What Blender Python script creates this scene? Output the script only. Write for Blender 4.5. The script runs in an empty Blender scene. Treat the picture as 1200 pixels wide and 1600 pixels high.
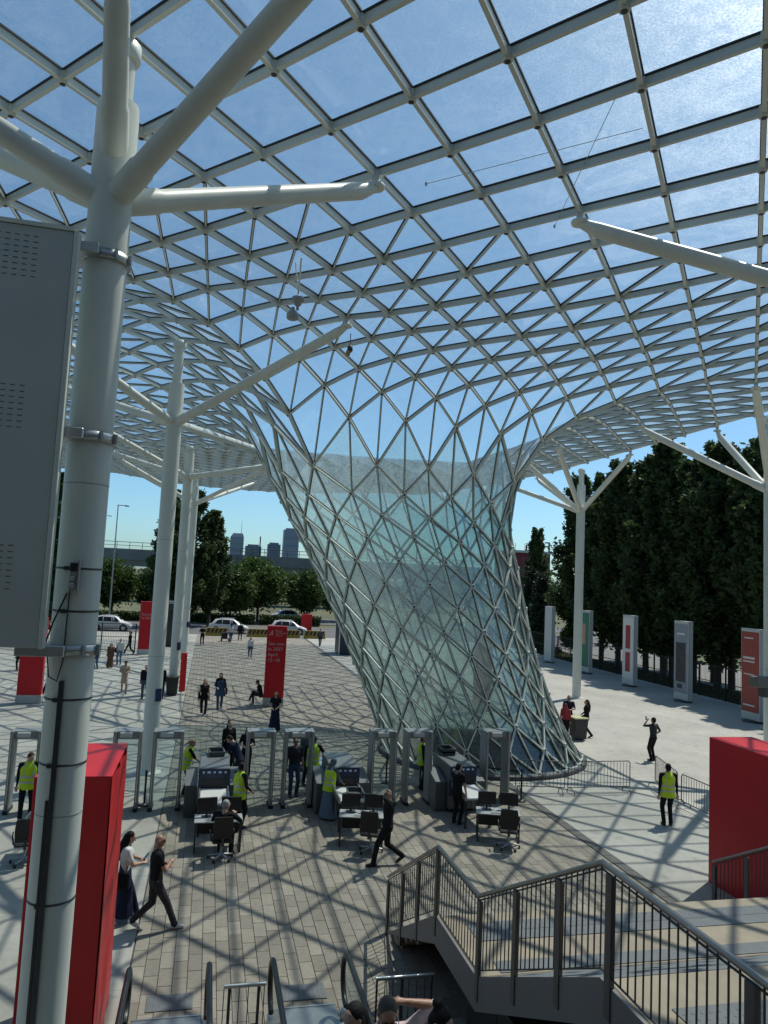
import bpy, bmesh, math, random
import numpy as np
from mathutils import Vector, Matrix, Quaternion
random.seed(7); RNG = np.random.default_rng(11)
R = math.radians
scene = bpy.context.scene

# ------------------------------------------------------------------ camera
cam_data = bpy.data.cameras.new("camera")
cam = bpy.data.objects.new("camera", cam_data)
scene.collection.objects.link(cam)
scene.camera = cam
cam_data.sensor_fit = 'VERTICAL'
cam_data.sensor_height = 24.0
cam_data.lens = 24.0 * 1150 / 1600
cam_data.clip_start = 0.1
cam_data.clip_end = 6000
EYE = Vector((0, 0, 6.9))
_p, _a, _t = math.atan(105 * math.cos(R(2.76)) / 1150), R(13.0), R(2.76)
_f = Vector((math.sin(_a) * math.cos(_p), math.cos(_a) * math.cos(_p), math.sin(_p)))
_r0 = Vector((math.cos(_a), -math.sin(_a), 0)); _u0 = _r0.cross(_f)
_r = _r0 * math.cos(_t) + _u0 * math.sin(_t); _u = _u0 * math.cos(_t) - _r0 * math.sin(_t)
cam.matrix_world = Matrix(((_r.x, _u.x, -_f.x, EYE.x), (_r.y, _u.y, -_f.y, EYE.y), (_r.z, _u.z, -_f.z, EYE.z), (0, 0, 0, 1)))

# ------------------------------------------------------------------ sky, sun, exposure
SUN_AZ, SUN_EL = 55.5, 61.0          # azimuth from +Y towards +X
world = bpy.data.worlds.new("World"); scene.world = world; world.use_nodes = True
wn, wl = world.node_tree.nodes, world.node_tree.links
wn.clear()
sky = wn.new('ShaderNodeTexSky'); sky.sky_type = 'NISHITA'; sky.sun_disc = False
sky.sun_elevation = R(SUN_EL); sky.sun_rotation = R(SUN_AZ)
sky.air_density = 0.85; sky.dust_density = 1.1; sky.ozone_density = 4.5; sky.altitude = 100
bg = wn.new('ShaderNodeBackground'); bg.inputs['Strength'].default_value = 0.14
wo = wn.new('ShaderNodeOutputWorld')
tnt = wn.new('ShaderNodeMix'); tnt.data_type = 'RGBA'; tnt.blend_type = 'MULTIPLY'; tnt.inputs['Factor'].default_value = 1.0
tnt.inputs['B'].default_value = (0.77, 1.02, 1.03, 1)      # the camera's cool white balance
wl.new(sky.outputs[0], tnt.inputs['A']); wl.new(tnt.outputs['Result'], bg.inputs[0]); wl.new(bg.outputs[0], wo.inputs[0])
sun_data = bpy.data.lights.new("sun", 'SUN'); sun_data.energy = 4.4; sun_data.angle = R(0.53); sun_data.color = (1.0, 0.945, 0.85)
sun = bpy.data.objects.new("sun", sun_data); scene.collection.objects.link(sun)
SD = Vector((math.sin(R(SUN_AZ)) * math.cos(R(SUN_EL)), math.cos(R(SUN_AZ)) * math.cos(R(SUN_EL)), math.sin(R(SUN_EL))))
sun.rotation_euler = SD.to_track_quat('Z', 'Y').to_euler(); sun.location = SD * 80
vs = scene.view_settings
vs.view_transform = 'Standard'; vs.look = 'None'; vs.exposure = 0.0; vs.gamma = 1.0; vs.use_curve_mapping = False
scene.cycles.max_bounces = 8; scene.cycles.transparent_max_bounces = 24
scene.cycles.diffuse_bounces = 3; scene.cycles.glossy_bounces = 3; scene.cycles.transmission_bounces = 4
scene.cycles.caustics_reflective = False; scene.cycles.caustics_refractive = False
scene.cycles.use_denoising = True
scene.cycles.sample_clamp_indirect = 4.0

# ------------------------------------------------------------------ materials
MATS = {}
def mat(name, col, rough=0.6, metal=0.0, var=0.0, scale=4.0, bump=0.0, bscale=40.0, spec=0.5, stretch=None, var2=0.0, scale2=0.6, emit=None, coat=0.0):
    """principled with fractal colour variation (var, scale), broad stains (var2, scale2) and fine relief"""
    if name in MATS: return MATS[name]
    m = bpy.data.materials.new(name); m.use_nodes = True
    n, l = m.node_tree.nodes, m.node_tree.links
    b = n['Principled BSDF']
    b.inputs['Base Color'].default_value = (*col, 1); b.inputs['Roughness'].default_value = rough
    b.inputs['Metallic'].default_value = metal; b.inputs['Specular IOR Level'].default_value = spec
    b.inputs['Coat Weight'].default_value = coat
    if emit: b.inputs['Emission Color'].default_value = (*emit[0], 1); b.inputs['Emission Strength'].default_value = emit[1]
    if var or bump or var2:
        geo = n.new('ShaderNodeNewGeometry'); src = geo.outputs['Position']
        if stretch:
            mp = n.new('ShaderNodeMapping'); mp.inputs['Scale'].default_value = stretch
            l.new(src, mp.inputs[0]); src = mp.outputs[0]
        cur = None
        for v, sc, det in ((var, scale, 6), (var2, scale2, 3)):
            if not v: continue
            t = n.new('ShaderNodeTexNoise'); t.inputs['Scale'].default_value = sc; t.inputs['Detail'].default_value = det; t.inputs['Roughness'].default_value = 0.62
            l.new(src, t.inputs['Vector'])
            mr = n.new('ShaderNodeMapRange'); mr.inputs['From Min'].default_value = 0.3; mr.inputs['From Max'].default_value = 0.7
            mr.inputs['To Min'].default_value = 1 - v; mr.inputs['To Max'].default_value = 1 + v
            l.new(t.outputs['Fac'], mr.inputs['Value'])
            if cur is None: cur = mr.outputs[0]
            else:
                mm = n.new('ShaderNodeMath'); mm.operation = 'MULTIPLY'; l.new(cur, mm.inputs[0]); l.new(mr.outputs[0], mm.inputs[1]); cur = mm.outputs[0]
        if cur is not None:
            vm = n.new('ShaderNodeVectorMath'); vm.operation = 'SCALE'; vm.inputs[0].default_value = col
            l.new(cur, vm.inputs['Scale']); l.new(vm.outputs[0], b.inputs['Base Color'])
        if bump:
            t = n.new('ShaderNodeTexNoise'); t.inputs['Scale'].default_value = bscale; t.inputs['Detail'].default_value = 4
            l.new(src, t.inputs['Vector'])
            bp = n.new('ShaderNodeBump'); bp.inputs['Strength'].default_value = bump; bp.inputs['Distance'].default_value = 0.01
            l.new(t.outputs['Fac'], bp.inputs['Height']); l.new(bp.outputs[0], b.inputs['Normal'])
    MATS[name] = m
    return m

def glass_mat(name, tint, dirt=0.08, dirtcol=(0.75, 0.85, 0.82), rough=0.03, rain=0.0, refl=0.07, fwd=0.45, grain=34.0):
    """a thin sheet: clear transmission, mirror by angle, a film of dust that scatters"""
    m = bpy.data.materials.new(name); m.use_nodes = True
    n, l = m.node_tree.nodes, m.node_tree.links; n.clear()
    out = n.new('ShaderNodeOutputMaterial')
    tr = n.new('ShaderNodeBsdfTransparent'); tr.inputs[0].default_value = (*tint, 1)
    gl = n.new('ShaderNodeBsdfGlossy'); gl.inputs['Roughness'].default_value = rough
    ge = n.new('ShaderNodeNewGeometry'); dt = n.new('ShaderNodeVectorMath'); dt.operation = 'DOT_PRODUCT'
    l.new(ge.outputs['Incoming'], dt.inputs[0]); l.new(ge.outputs['Normal'], dt.inputs[1])
    def mth(op, a, b=None):
        q = n.new('ShaderNodeMath'); q.operation = op; q.use_clamp = op in ('SUBTRACT', 'ADD')
        for k, v in enumerate((a, b)):
            if v is None: continue
            if isinstance(v, (int, float)): q.inputs[k].default_value = v
            else: l.new(v, q.inputs[k])
        return q.outputs[0]
    sch = mth('ADD', mth('MULTIPLY', mth('POWER', mth('SUBTRACT', 1.0, mth('ABSOLUTE', dt.outputs['Value'])), 5.0), 0.92), refl)
    m1 = n.new('ShaderNodeMixShader'); l.new(sch, m1.inputs[0]); l.new(tr.outputs[0], m1.inputs[1]); l.new(gl.outputs[0], m1.inputs[2])
    df = n.new('ShaderNodeBsdfDiffuse'); df.inputs[0].default_value = (*dirtcol, 1)
    tl = n.new('ShaderNodeBsdfTranslucent'); tl.inputs[0].default_value = (*dirtcol, 1)
    m2 = n.new('ShaderNodeMixShader'); m2.inputs[0].default_value = 0.55; l.new(df.outputs[0], m2.inputs[1]); l.new(tl.outputs[0], m2.inputs[2])
    rf = n.new('ShaderNodeBsdfRefraction'); rf.inputs['IOR'].default_value = 0.7; rf.inputs['Roughness'].default_value = 0.62; rf.inputs[0].default_value = (0.95, 0.97, 0.95, 1)
    m4 = n.new('ShaderNodeMixShader'); m4.inputs[0].default_value = fwd; l.new(m2.outputs[0], m4.inputs[1]); l.new(rf.outputs[0], m4.inputs[2]); m2 = m4
    geo = n.new('ShaderNodeNewGeometry')
    t1 = n.new('ShaderNodeTexNoise'); t1.inputs['Scale'].default_value = 2.6; t1.inputs['Detail'].default_value = 7; t1.inputs['Roughness'].default_value = 0.7; t1.inputs['Distortion'].default_value = 0.6
    t2 = n.new('ShaderNodeTexNoise'); t2.inputs['Scale'].default_value = grain; t2.inputs['Detail'].default_value = 2
    l.new(geo.outputs['Position'], t1.inputs['Vector']); l.new(geo.outputs['Position'], t2.inputs['Vector'])
    mu = n.new('ShaderNodeMath'); mu.operation = 'MULTIPLY'; l.new(t1.outputs['Fac'], mu.inputs[0]); l.new(t2.outputs['Fac'], mu.inputs[1])
    mr = n.new('ShaderNodeMapRange'); mr.inputs['From Min'].default_value = 0.17; mr.inputs['From Max'].default_value = 0.36
    mr.inputs['To Min'].default_value = dirt * 0.55; mr.inputs['To Max'].default_value = dirt * 1.55
    l.new(mu.outputs[0], mr.inputs['Value'])
    m3 = n.new('ShaderNodeMixShader'); l.new(mr.outputs[0], m3.inputs[0]); l.new(m1.outputs[0], m3.inputs[1]); l.new(m2.outputs[0], m3.inputs[2])
    if rain:
        bp = n.new('ShaderNodeBump'); bp.inputs['Strength'].default_value = rain; bp.inputs['Distance'].default_value = 0.01
        l.new(t1.outputs['Fac'], bp.inputs['Height']); l.new(bp.outputs[0], gl.inputs['Normal'])
    l.new(m3.outputs[0], out.inputs[0])
    MATS[name] = m
    return m

STEEL = mat('white painted steel', (0.68, 0.70, 0.63), 0.42, var=0.07, scale=2.2, var2=0.08, scale2=0.5, spec=0.4, stretch=(1, 1, .25))
BEAM = mat('pale grey painted beam', (0.62, 0.65, 0.585), 0.42, var=0.05, scale=0.8)
GASKET = mat('black rubber gasket', (0.02, 0.022, 0.025), 0.6)
ROOFGLASS = glass_mat('roof glass', (0.90, 0.945, 0.935), dirt=0.115, rain=0.05, fwd=0.32, grain=30.0)
FUNGLASS = glass_mat('green tinted funnel glass', (0.66, 0.81, 0.78), dirt=0.32, dirtcol=(0.70, 0.87, 0.83), rain=0.3, rough=0.13, refl=0.17)
CLEARGLASS = glass_mat('clear balustrade glass', (0.82, 0.92, 0.9), dirt=0.03)
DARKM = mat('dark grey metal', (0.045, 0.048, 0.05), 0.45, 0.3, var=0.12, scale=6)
BLACK = mat('black plastic', (0.012, 0.012, 0.014), 0.5, var=0.1, scale=8)
GALV = mat('galvanised grey metal', (0.42, 0.44, 0.44), 0.38, 0.75, var=0.12, scale=7)
ALU = mat('brushed aluminium', (0.55, 0.56, 0.55), 0.3, 0.9, var=0.08, scale=9)
RED = mat('red painted panel', (0.54, 0.014, 0.021), 0.42, var=0.07, scale=1.5, var2=.08, scale2=.5, spec=0.35, bump=.08, bscale=6)
WHITEP = mat('white print', (0.72, 0.70, 0.68), 0.6)
CONCR = mat('pale concrete', (0.50, 0.515, 0.48), 0.75, var=0.10, scale=3.5, var2=0.14, scale2=0.35, bump=0.25, bscale=90)
GREYP = mat('grey powder coat', (0.30, 0.33, 0.33), 0.45, var=0.06, scale=3)

# ------------------------------------------------------------------ object helpers
COL = scene.collection
def tag(o, label=None, cat=None, group=None, kind=None):
    if label: o['label'] = label
    if cat: o['category'] = cat
    if group: o['group'] = group
    if kind: o['kind'] = kind
    return o
def link(name, me, parent=None, loc=None, rotz=None):
    o = bpy.data.objects.new(name, me); COL.objects.link(o)
    if parent: o.parent = parent
    if loc is not None: o.location = loc
    if rotz is not None: o.rotation_euler = (0, 0, rotz)
    return o
def thing(name, label, cat, loc=(0, 0, 0), rotz=0.0, group=None):
    return tag(link(name, None, None, loc, rotz), label, cat, group)
def dup(root, loc, rotz=0.0, label=None, scale=None):
    def cp(o, par):
        c = o.copy(); COL.objects.link(c); c.parent = par
        for ch in o.children: cp(ch, c)
        return c
    r = cp(root, None); r.location = loc; r.rotation_euler = (0, 0, rotz)
    if scale: r.scale = scale
    if label: r['label'] = label
    return r

class MB:
    """collects shapes into one mesh"""
    def __init__(s): s.v = []; s.f = []; s.m = []; s.mats = []; s.sm = []
    def mi(s, m):
        if m not in s.mats: s.mats.append(m)
        return s.mats.index(m)
    def add(s, verts, faces, m, smooth=False):
        b = len(s.v); k = s.mi(m)
        s.v += [tuple(v) for v in verts]
        for f in faces: s.f.append(tuple(b + i for i in f)); s.m.append(k); s.sm.append(smooth)
        return s
    def box(s, c, size, m, rot=None, bev=0.0):
        hx, hy, hz = size[0] / 2, size[1] / 2, size[2] / 2
        if bev <= 0:
            vs_ = [(x, y, z) for z in (-hz, hz) for x, y in ((-hx, -hy), (hx, -hy), (hx, hy), (-hx, hy))]
            fs = [(3, 2, 1, 0), (4, 5, 6, 7), (0, 1, 5, 4), (1, 2, 6, 5), (2, 3, 7, 6), (3, 0, 4, 7)]
        else:
            def ring(z, e): return [(hx - e, -hy + bev if 0 else -hy + e, z)] and [(-hx + e + (0), -hy + e, z), (hx - e, -hy + e, z), (hx - e, hy - e, z), (-hx + e, hy - e, z)]
            def oct_(z): return [(-hx + bev, -hy, z), (hx - bev, -hy, z), (hx, -hy + bev, z), (hx, hy - bev, z), (hx - bev, hy, z), (-hx + bev, hy, z), (-hx, hy - bev, z), (-hx, -hy + bev, z)]
            vs_ = ring(-hz, bev) + oct_(-hz + bev) + oct_(hz - bev) + ring(hz, bev)
            fs = [(3, 2, 1, 0), (20, 21, 22, 23)]
            for i in range(8): fs.append((4 + i, 4 + (i + 1) % 8, 12 + (i + 1) % 8, 12 + i))
            for k in range(4):
                a, b2 = 4 + 2 * k, 5 + 2 * k
                fs.append((k, (k + 1) % 4, b2, a)); fs.append((12 + 2 * k, 13 + 2 * k, 20 + (k + 1) % 4, 20 + k))
                fs.append((k, a, 4 + (2 * k - 1) % 8)); fs.append((20 + k, 12 + (2 * k - 1) % 8, 12 + 2 * k))
        if rot is not None:
            q = rot if not isinstance(rot, (int, float)) else Matrix.Rotation(rot, 3, 'Z')
            vs_ = [tuple(q @ Vector(v)) for v in vs_]
        s.add([(v[0] + c[0], v[1] + c[1], v[2] + c[2]) for v in vs_], fs, m)
        return s
    def span(s, lo, hi, m, bev=0.0):
        return s.box([(a + b) / 2 for a, b in zip(lo, hi)], [b - a for a, b in zip(lo, hi)], m, None, bev)
    def tube(s, pts, r, m, n=10, caps=True, smooth=True):
        """swept circle through pts; r may be a list"""
        pts = [Vector(p) for p in pts]
        rs = r if isinstance(r, (list, tuple)) else [r] * len(pts)
        d0 = (pts[1] - pts[0]).normalized()
        a = d0.orthogonal().normalized(); vs_ = []; fs = []
        for i, p in enumerate(pts):
            if i == 0: d = d0
            elif i == len(pts) - 1: d = (pts[i] - pts[i - 1]).normalized()
            else: d = ((pts[i + 1] - p).normalized() + (p - pts[i - 1]).normalized()).normalized()
            a = (a - d * a.dot(d)).normalized(); b = d.cross(a)
            for k in range(n):
                t = 2 * math.pi * k / n
                vs_.append(p + (a * math.cos(t) + b * math.sin(t)) * rs[i])
        for i in range(len(pts) - 1):
            for k in range(n): fs.append((i * n + k, i * n + (k + 1) % n, (i + 1) * n + (k + 1) % n, (i + 1) * n + k))
        s.add(vs_, fs, m, smooth)
        if caps:
            s.add(vs_[:n], [tuple(reversed(range(n)))], m); s.add(vs_[-n:], [tuple(range(n))], m)
        return s
    def lathe(s, prof, m, n=16, c=(0, 0, 0), smooth=True):
        vs_ = []; fs = []
        for r, z in prof:
            for k in range(n):
                t = 2 * math.pi * k / n; vs_.append((c[0] + r * math.cos(t), c[1] + r * math.sin(t), c[2] + z))
        for i in range(len(prof) - 1):
            for k in range(n): fs.append((i * n + k, i * n + (k + 1) % n, (i + 1) * n + (k + 1) % n, (i + 1) * n + k))
        s.add(vs_, fs, m, smooth)
        s.add(vs_[:n], [tuple(reversed(range(n)))], m); s.add(vs_[-n:], [tuple(range(n))], m)
        return s
    def loft(s, rings, m, smooth=True, caps=True):
        n = len(rings[0]); vs_ = [p for r_ in rings for p in r_]; fs = []
        for i in range(len(rings) - 1):
            for k in range(n): fs.append((i * n + k, i * n + (k + 1) % n, (i + 1) * n + (k + 1) % n, (i + 1) * n + k))
        s.add(vs_, fs, m, smooth)
        if caps:
            s.add(rings[0], [tuple(reversed(range(n)))], m); s.add(rings[-1], [tuple(range(n))], m)
        return s
    def prism(s, poly, z0, z1, m, axis='z'):
        n = len(poly)
        def P(p, z): return (p[0], p[1], z) if axis == 'z' else ((z, p[0], p[1]) if axis == 'x' else (p[0], z, p[1]))
        vs_ = [P(p, z0) for p in poly] + [P(p, z1) for p in poly]
        fs = [tuple(reversed(range(n))), tuple(range(n, 2 * n))] + [(i, (i + 1) % n, n + (i + 1) % n, n + i) for i in range(n)]
        s.add(vs_, fs, m); return s
    def mesh(s, name, off=None):
        me = bpy.data.meshes.new(name)
        v = s.v if off is None else [(a - off[0], b - off[1], c - off[2]) for a, b, c in s.v]
        me.from_pydata(v, [], s.f)
        for m in s.mats: me.materials.append(m)
        me.polygons.foreach_set('material_index', s.m); me.polygons.foreach_set('use_smooth', s.sm)
        me.update(); return me
    def build(s, name, parent=None, loc=None, rotz=None, off=None):
        return link(name, s.mesh(name, off), parent, loc, rotz)

def text_mesh(body, size, m, ext=0.004, align='LEFT'):
    cu = bpy.data.curves.new('t', 'FONT'); cu.body = body; cu.size = size; cu.extrude = ext; cu.align_x = align; cu.resolution_u = 2
    o = bpy.data.objects.new('t', cu); COL.objects.link(o)
    dg = bpy.context.evaluated_depsgraph_get(); me = bpy.data.meshes.new_from_object(o.evaluated_get(dg))
    bpy.data.objects.remove(o); bpy.data.curves.remove(cu)
    me.materials.clear(); me.materials.append(m); return me
def put_text(name, body, size, m, parent, loc, rz=0.0, ext=0.004, align='LEFT', flip=False):
    o = link(name, text_mesh(body, size, m, ext, align), parent)
    o.rotation_euler = (R(90), 0, rz); o.location = loc
    return o

# ================================================================== GROUND
def plane(name, x0, x1, y0, y1, z, m, kind='structure'):
    me = bpy.data.meshes.new(name); me.from_pydata([(x0, y0, z), (x1, y0, z), (x1, y1, z), (x0, y1, z)], [], [(0, 1, 2, 3)]); me.materials.append(m)
    return tag(link(name, me), kind=kind)
EARTH = mat('dry grass earth', (0.10, 0.105, 0.05), 0.95, var=0.3, scale=0.3, var2=0.3, scale2=0.03)
ASPH = mat('asphalt', (0.105, 0.105, 0.105), 0.85, var=0.12, scale=3, var2=0.15, scale2=0.2)
tag(plane('ground', -3000, 3000, -200, 4500, -0.16, EARTH), kind='structure')
plane('road', -300, 300, 83.2, 101.0, -0.10, ASPH)
plane('carriageway', -300, 300, 106.5, 121.0, -0.10, ASPH)
plane('side_road', 38.5, 50, -10, 83.0, -0.12, mat('pale asphalt', (0.22, 0.22, 0.20), 0.85, var=0.1, scale=2, var2=0.12, scale2=0.2))

def slab_mat():
    m = mat('plaza concrete slab', (0.335, 0.335, 0.295), 0.72, var=0.09, scale=5, bump=0.2, bscale=120)
    n, l = m.node_tree.nodes, m.node_tree.links
    b = n['Principled BSDF']; vm = b.inputs['Base Color'].links[0].from_node
    geo = n.new('ShaderNodeNewGeometry')
    st = n.new('ShaderNodeTexNoise'); st.inputs['Scale'].default_value = 0.25; st.inputs['Detail'].default_value = 8; st.inputs['Roughness'].default_value = 0.65
    l.new(geo.outputs['Position'], st.inputs['Vector'])
    mr = n.new('ShaderNodeMapRange'); mr.inputs['From Min'].default_value = .3; mr.inputs['From Max'].default_value = .7; mr.inputs['To Min'].default_value = .74; mr.inputs['To Max'].default_value = 1.16
    l.new(st.outputs['Fac'], mr.inputs['Value'])
    sp = n.new('ShaderNodeTexNoise'); sp.inputs['Scale'].default_value = 2.2; sp.inputs['Detail'].default_value = 2
    l.new(geo.outputs['Position'], sp.inputs['Vector'])
    m2 = n.new('ShaderNodeMapRange'); m2.inputs['From Min'].default_value = .60; m2.inputs['From Max'].default_value = .72; m2.inputs['To Min'].default_value = 1.0; m2.inputs['To Max'].default_value = 0.74
    l.new(sp.outputs['Fac'], m2.inputs['Value'])
    mm = n.new('ShaderNodeMath'); mm.operation = 'MULTIPLY'; l.new(mr.outputs[0], mm.inputs[0]); l.new(m2.outputs[0], mm.inputs[1])
    v2 = n.new('ShaderNodeVectorMath'); v2.operation = 'SCALE'; l.new(vm.outputs[0], v2.inputs[0]); l.new(mm.outputs[0], v2.inputs['Scale'])
    l.new(v2.outputs[0], b.inputs['Base Color'])
    return m
SLAB = slab_mat()
JOINT = mat('dark joint filler', (0.10, 0.10, 0.095), 0.9)
plane('plaza_base', -60, 33.0, -6, 83.0, -0.03, JOINT)
# concrete slabs with open joints: left field and right field
def slabs(name, x0, x1, nx, y0, y1, ny):
    root = link(name, MB().span((x0, y0, -0.028), (x1, y1, -0.02), JOINT).mesh(name)); tag(root, kind='structure')
    sx, sy = (x1 - x0) / nx, (y1 - y0) / ny
    me = MB().box((0, 0, 0), (sx - 0.007, sy - 0.007, 0.02), SLAB).mesh('slab')
    for i in range(nx):
        for j in range(ny):
            o = link('slab', me, root, (x0 + (i + .5) * sx, y0 + (j + .5) * sy, -0.01 + random.uniform(-.001, .001)))
slabs('concrete_paving', -20.9, -0.9, 5, 4.0, 83.0, 17)
slabs('concrete_paving', 10.75, 32.9, 5, 4.0, 83.0, 17)
# slot drain along the paver field
mb = MB().span((10.45, 4, -0.028), (10.75, 83, -0.012), mat('drain channel', (0.03, 0.03, 0.03), 0.8))
dr = tag(mb.build('slot_drain'), kind='structure')
me = MB().box((0, 0, 0), (0.27, 0.485, 0.02), mat('dark drain grate', (0.075, 0.077, 0.07), 0.7, var=0.2, scale=8)).mesh('grate')
for k in range(80): link('grate', me, dr, (10.6, 12.25 + k * 0.5, -0.006))
MB().span((10.465, 52.0, -0.011), (10.735, 83, 0.0), MATS['dark drain grate']).build('grate_strip', dr)

# pavers
def paver_mat():
    m = mat('stone paver', (0.235, 0.216, 0.176), 0.8, var=0.12, scale=9, bump=0.25, bscale=70)
    n, l = m.node_tree.nodes, m.node_tree.links
    b = n['Principled BSDF']; vm = b.inputs['Base Color'].links[0].from_node
    geo = n.new('ShaderNodeNewGeometry'); sx = n.new('ShaderNodeSeparateXYZ'); l.new(geo.outputs['Position'], sx.inputs[0])
    def cell(src, off, size):
        a = n.new('ShaderNodeMath'); a.operation = 'SUBTRACT'; l.new(src, a.inputs[0])
        if isinstance(off, float): a.inputs[1].default_value = off
        else: l.new(off, a.inputs[1])
        d = n.new('ShaderNodeMath'); d.operation = 'DIVIDE'; l.new(a.outputs[0], d.inputs[0]); d.inputs[1].default_value = size
        f = n.new('ShaderNodeMath'); f.operation = 'FLOOR'; l.new(d.outputs[0], f.inputs[0]); return f.outputs[0]
    cx = cell(sx.outputs[0], -0.88, PW)
    # column stagger: frac(cx*0.381)*PL
    s1 = n.new('ShaderNodeMath'); s1.operation = 'MULTIPLY'; l.new(cx, s1.inputs[0]); s1.inputs[1].default_value = 0.381
    s2 = n.new('ShaderNodeMath'); s2.operation = 'FRACT'; l.new(s1.outputs[0], s2.inputs[0])
    s3 = n.new('ShaderNodeMath'); s3.operation = 'MULTIPLY'; l.new(s2.outputs[0], s3.inputs[0]); s3.inputs[1].default_value = PL
    cy = cell(sx.outputs[1], s3.outputs[0], PL)
    cb = n.new('ShaderNodeCombineXYZ'); l.new(cx, cb.inputs[0]); l.new(cy, cb.inputs[1])
    wnz = n.new('ShaderNodeTexWhiteNoise'); l.new(cb.outputs[0], wnz.inputs['Vector'])
    mr = n.new('ShaderNodeMapRange'); mr.inputs['To Min'].default_value = .80; mr.inputs['To Max'].default_value = 1.18
    l.new(wnz.outputs['Value'], mr.inputs['Value'])
    st = n.new('ShaderNodeTexNoise'); st.inputs['Scale'].default_value = 0.5; st.inputs['Detail'].default_value = 6; l.new(geo.outputs['Position'], st.inputs['Vector'])
    m2 = n.new('ShaderNodeMapRange'); m2.inputs['From Min'].default_value = .3; m2.inputs['From Max'].default_value = .7; m2.inputs['To Min'].default_value = .82; m2.inputs['To Max'].default_value = 1.12
    l.new(st.outputs['Fac'], m2.inputs['Value'])
    mm = n.new('ShaderNodeMath'); mm.operation = 'MULTIPLY'; l.new(mr.outputs[0], mm.inputs[0]); l.new(m2.outputs[0], mm.inputs[1])
    v2 = n.new('ShaderNodeVectorMath'); v2.operation = 'SCALE'; l.new(vm.outputs[0], v2.inputs[0]); l.new(mm.outputs[0], v2.inputs['Scale'])
    l.new(v2.outputs[0], b.inputs['Base Color'])
    return m
NPC = 47; PW = (10.43 + 0.88) / NPC; PL = 0.56
PAVER = paver_mat()
pv = tag(MB().span((-0.88, 4, -0.029), (10.43, 83, -0.02), JOINT).build('paved_field'), kind='structure')
pme = MB().box((0, 0, 0), (PW - .010, PL - .012, .02), PAVER, None, 0.004).mesh('paver')
cells = []
for c in range(NPC):
    st = (c * 0.381) % 1.0 * PL
    k0 = int((8.0 - st) // PL); k1 = int((82.5 - st) // PL)
    for k in range(k0, k1): cells.append((-0.88 + (c + .5) * PW, st + (k + .5) * PL))
vis = [p for p in cells if 12.9 < p[1] < 40 and not (p[0] > 3.7 and p[1] < 15.2)]
vis.sort(key=lambda p: p[0] ** 2 + p[1] ** 2)
near = set(vis[:300]); rest = MB()
for p in cells:
    z = -0.008 + random.uniform(-.0015, .0015)
    if p in near: link('paver', pme, pv, (p[0], p[1], z))
    else: rest.box((p[0], p[1], z), (PW - .010, PL - .012, .02), PAVER)
tag(rest.build('paver_rows', pv), kind='stuff')

# ================================================================== GLASS CANOPY WITH FUNNEL
DX, DY, X0, Y0 = 1.0, 1.21, -1.6, 9.9
CI, CJ, K0, NR = 9, 19, 4, 16
AX = np.array([0.0, 1.90, 4.43, 7.11, 8.5, 9.92, 11.2, 13.0])          # heights
AXX = np.array([11.3, 10.48, 9.6, 8.83, 8.38, 7.88, 7.42, 7.2]); AXY = np.array([29.2, 29.6, 30.3, 31.15, 31.6, 32.05, 32.5, 32.8])
ARD = np.array([4.0, 3.74, 3.92, 4.36, 4.63, 4.98, 5.35, 6.6])
def sstep(a, b, x):
    t = min(max((x - a) / (b - a), 0), 1); return t * t * (3 - 2 * t)
def roof_z(x, y):
    z = 14.05 + 0.15 * sstep(9, 14, y)
    z += 1.25 * math.exp(-((x + 1.6) ** 2 / 40 + (y - 26.7) ** 2 / 60))
    z += 0.05 * max(0, x - 10) + 0.35 * math.sin(x * 0.21 + 1.0) * math.sin(y * 0.13 + 0.4) * sstep(36, 46, y) * .6
    z += 0.5 * sstep(-4, -12, x) + 0.05 * max(0.0, y - 45)
    return z
nodes = {}; pos = []; fixed = []
def addn(key, p, fx): nodes[key] = len(pos); pos.append(p); fixed.append(fx)
RZ = {4: 11.15, 5: 12.6, 6: 13.4, 7: 13.8, 8: 14.0}
for i in range(-20, 25):
    for j in range(-9, 58):
        if (i + j) % 2: continue
        a, b = i - CI, j - CJ; k = max(abs(a), abs(b))
        if k < K0: continue
        fx, fy = X0 + i * DX, Y0 + j * DY
        if k <= 10:
            if abs(a) == k and not (abs(b) == k and abs(a) != k):
                s = None
            # perimeter parameter, corner (k,k) -> 45 deg
            if a == k and b <= k and b > -k: s = (k - b)                # right side going down
            elif b == -k and a > -k: s = 2 * k + (k - a)
            elif a == -k and b < k: s = 4 * k + (b + k)
            else: s = 6 * k + (a + k)
            th = math.pi / 4 - 2 * math.pi * s / (8 * k)
            rr = {4: 5.3, 5: 6.1, 6: 7.1, 7: 8.2}.get(k, k * 1.17)
            t = 1 - sstep(4, 8.5, k)
            px = (7.4 + rr * math.cos(th)) * t + fx * (1 - t); py = (32.6 + rr * math.sin(th)) * t + fy * (1 - t)
            addn((i, j), [px, py, min(RZ.get(k, 99), roof_z(px, py))], k in (4,))
        else: addn((i, j), [fx, fy, roof_z(fx, fy)], True)
NRING = 13
ringz = [11.0 - 11.0 * (m / NRING) ** 1.0 for m in range(NRING + 1)]
for m in range(1, NRING + 1):
    z = ringz[m] + (0.12 if m == NRING else 0)
    cx, cy, rr = np.interp(z, AX, AXX), np.interp(z, AX, AXY), np.interp(z, AX, ARD)
    for n_ in range(NR):
        th = math.pi / 4 - 2 * math.pi * (n_ + 0.5 * (m % 2)) / NR
        addn(('r', m, n_), [cx + rr * math.cos(th), cy + rr * math.sin(th), z], m > 1)
th0 = 0.5 * ((NRING + 1) % 2)
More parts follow.
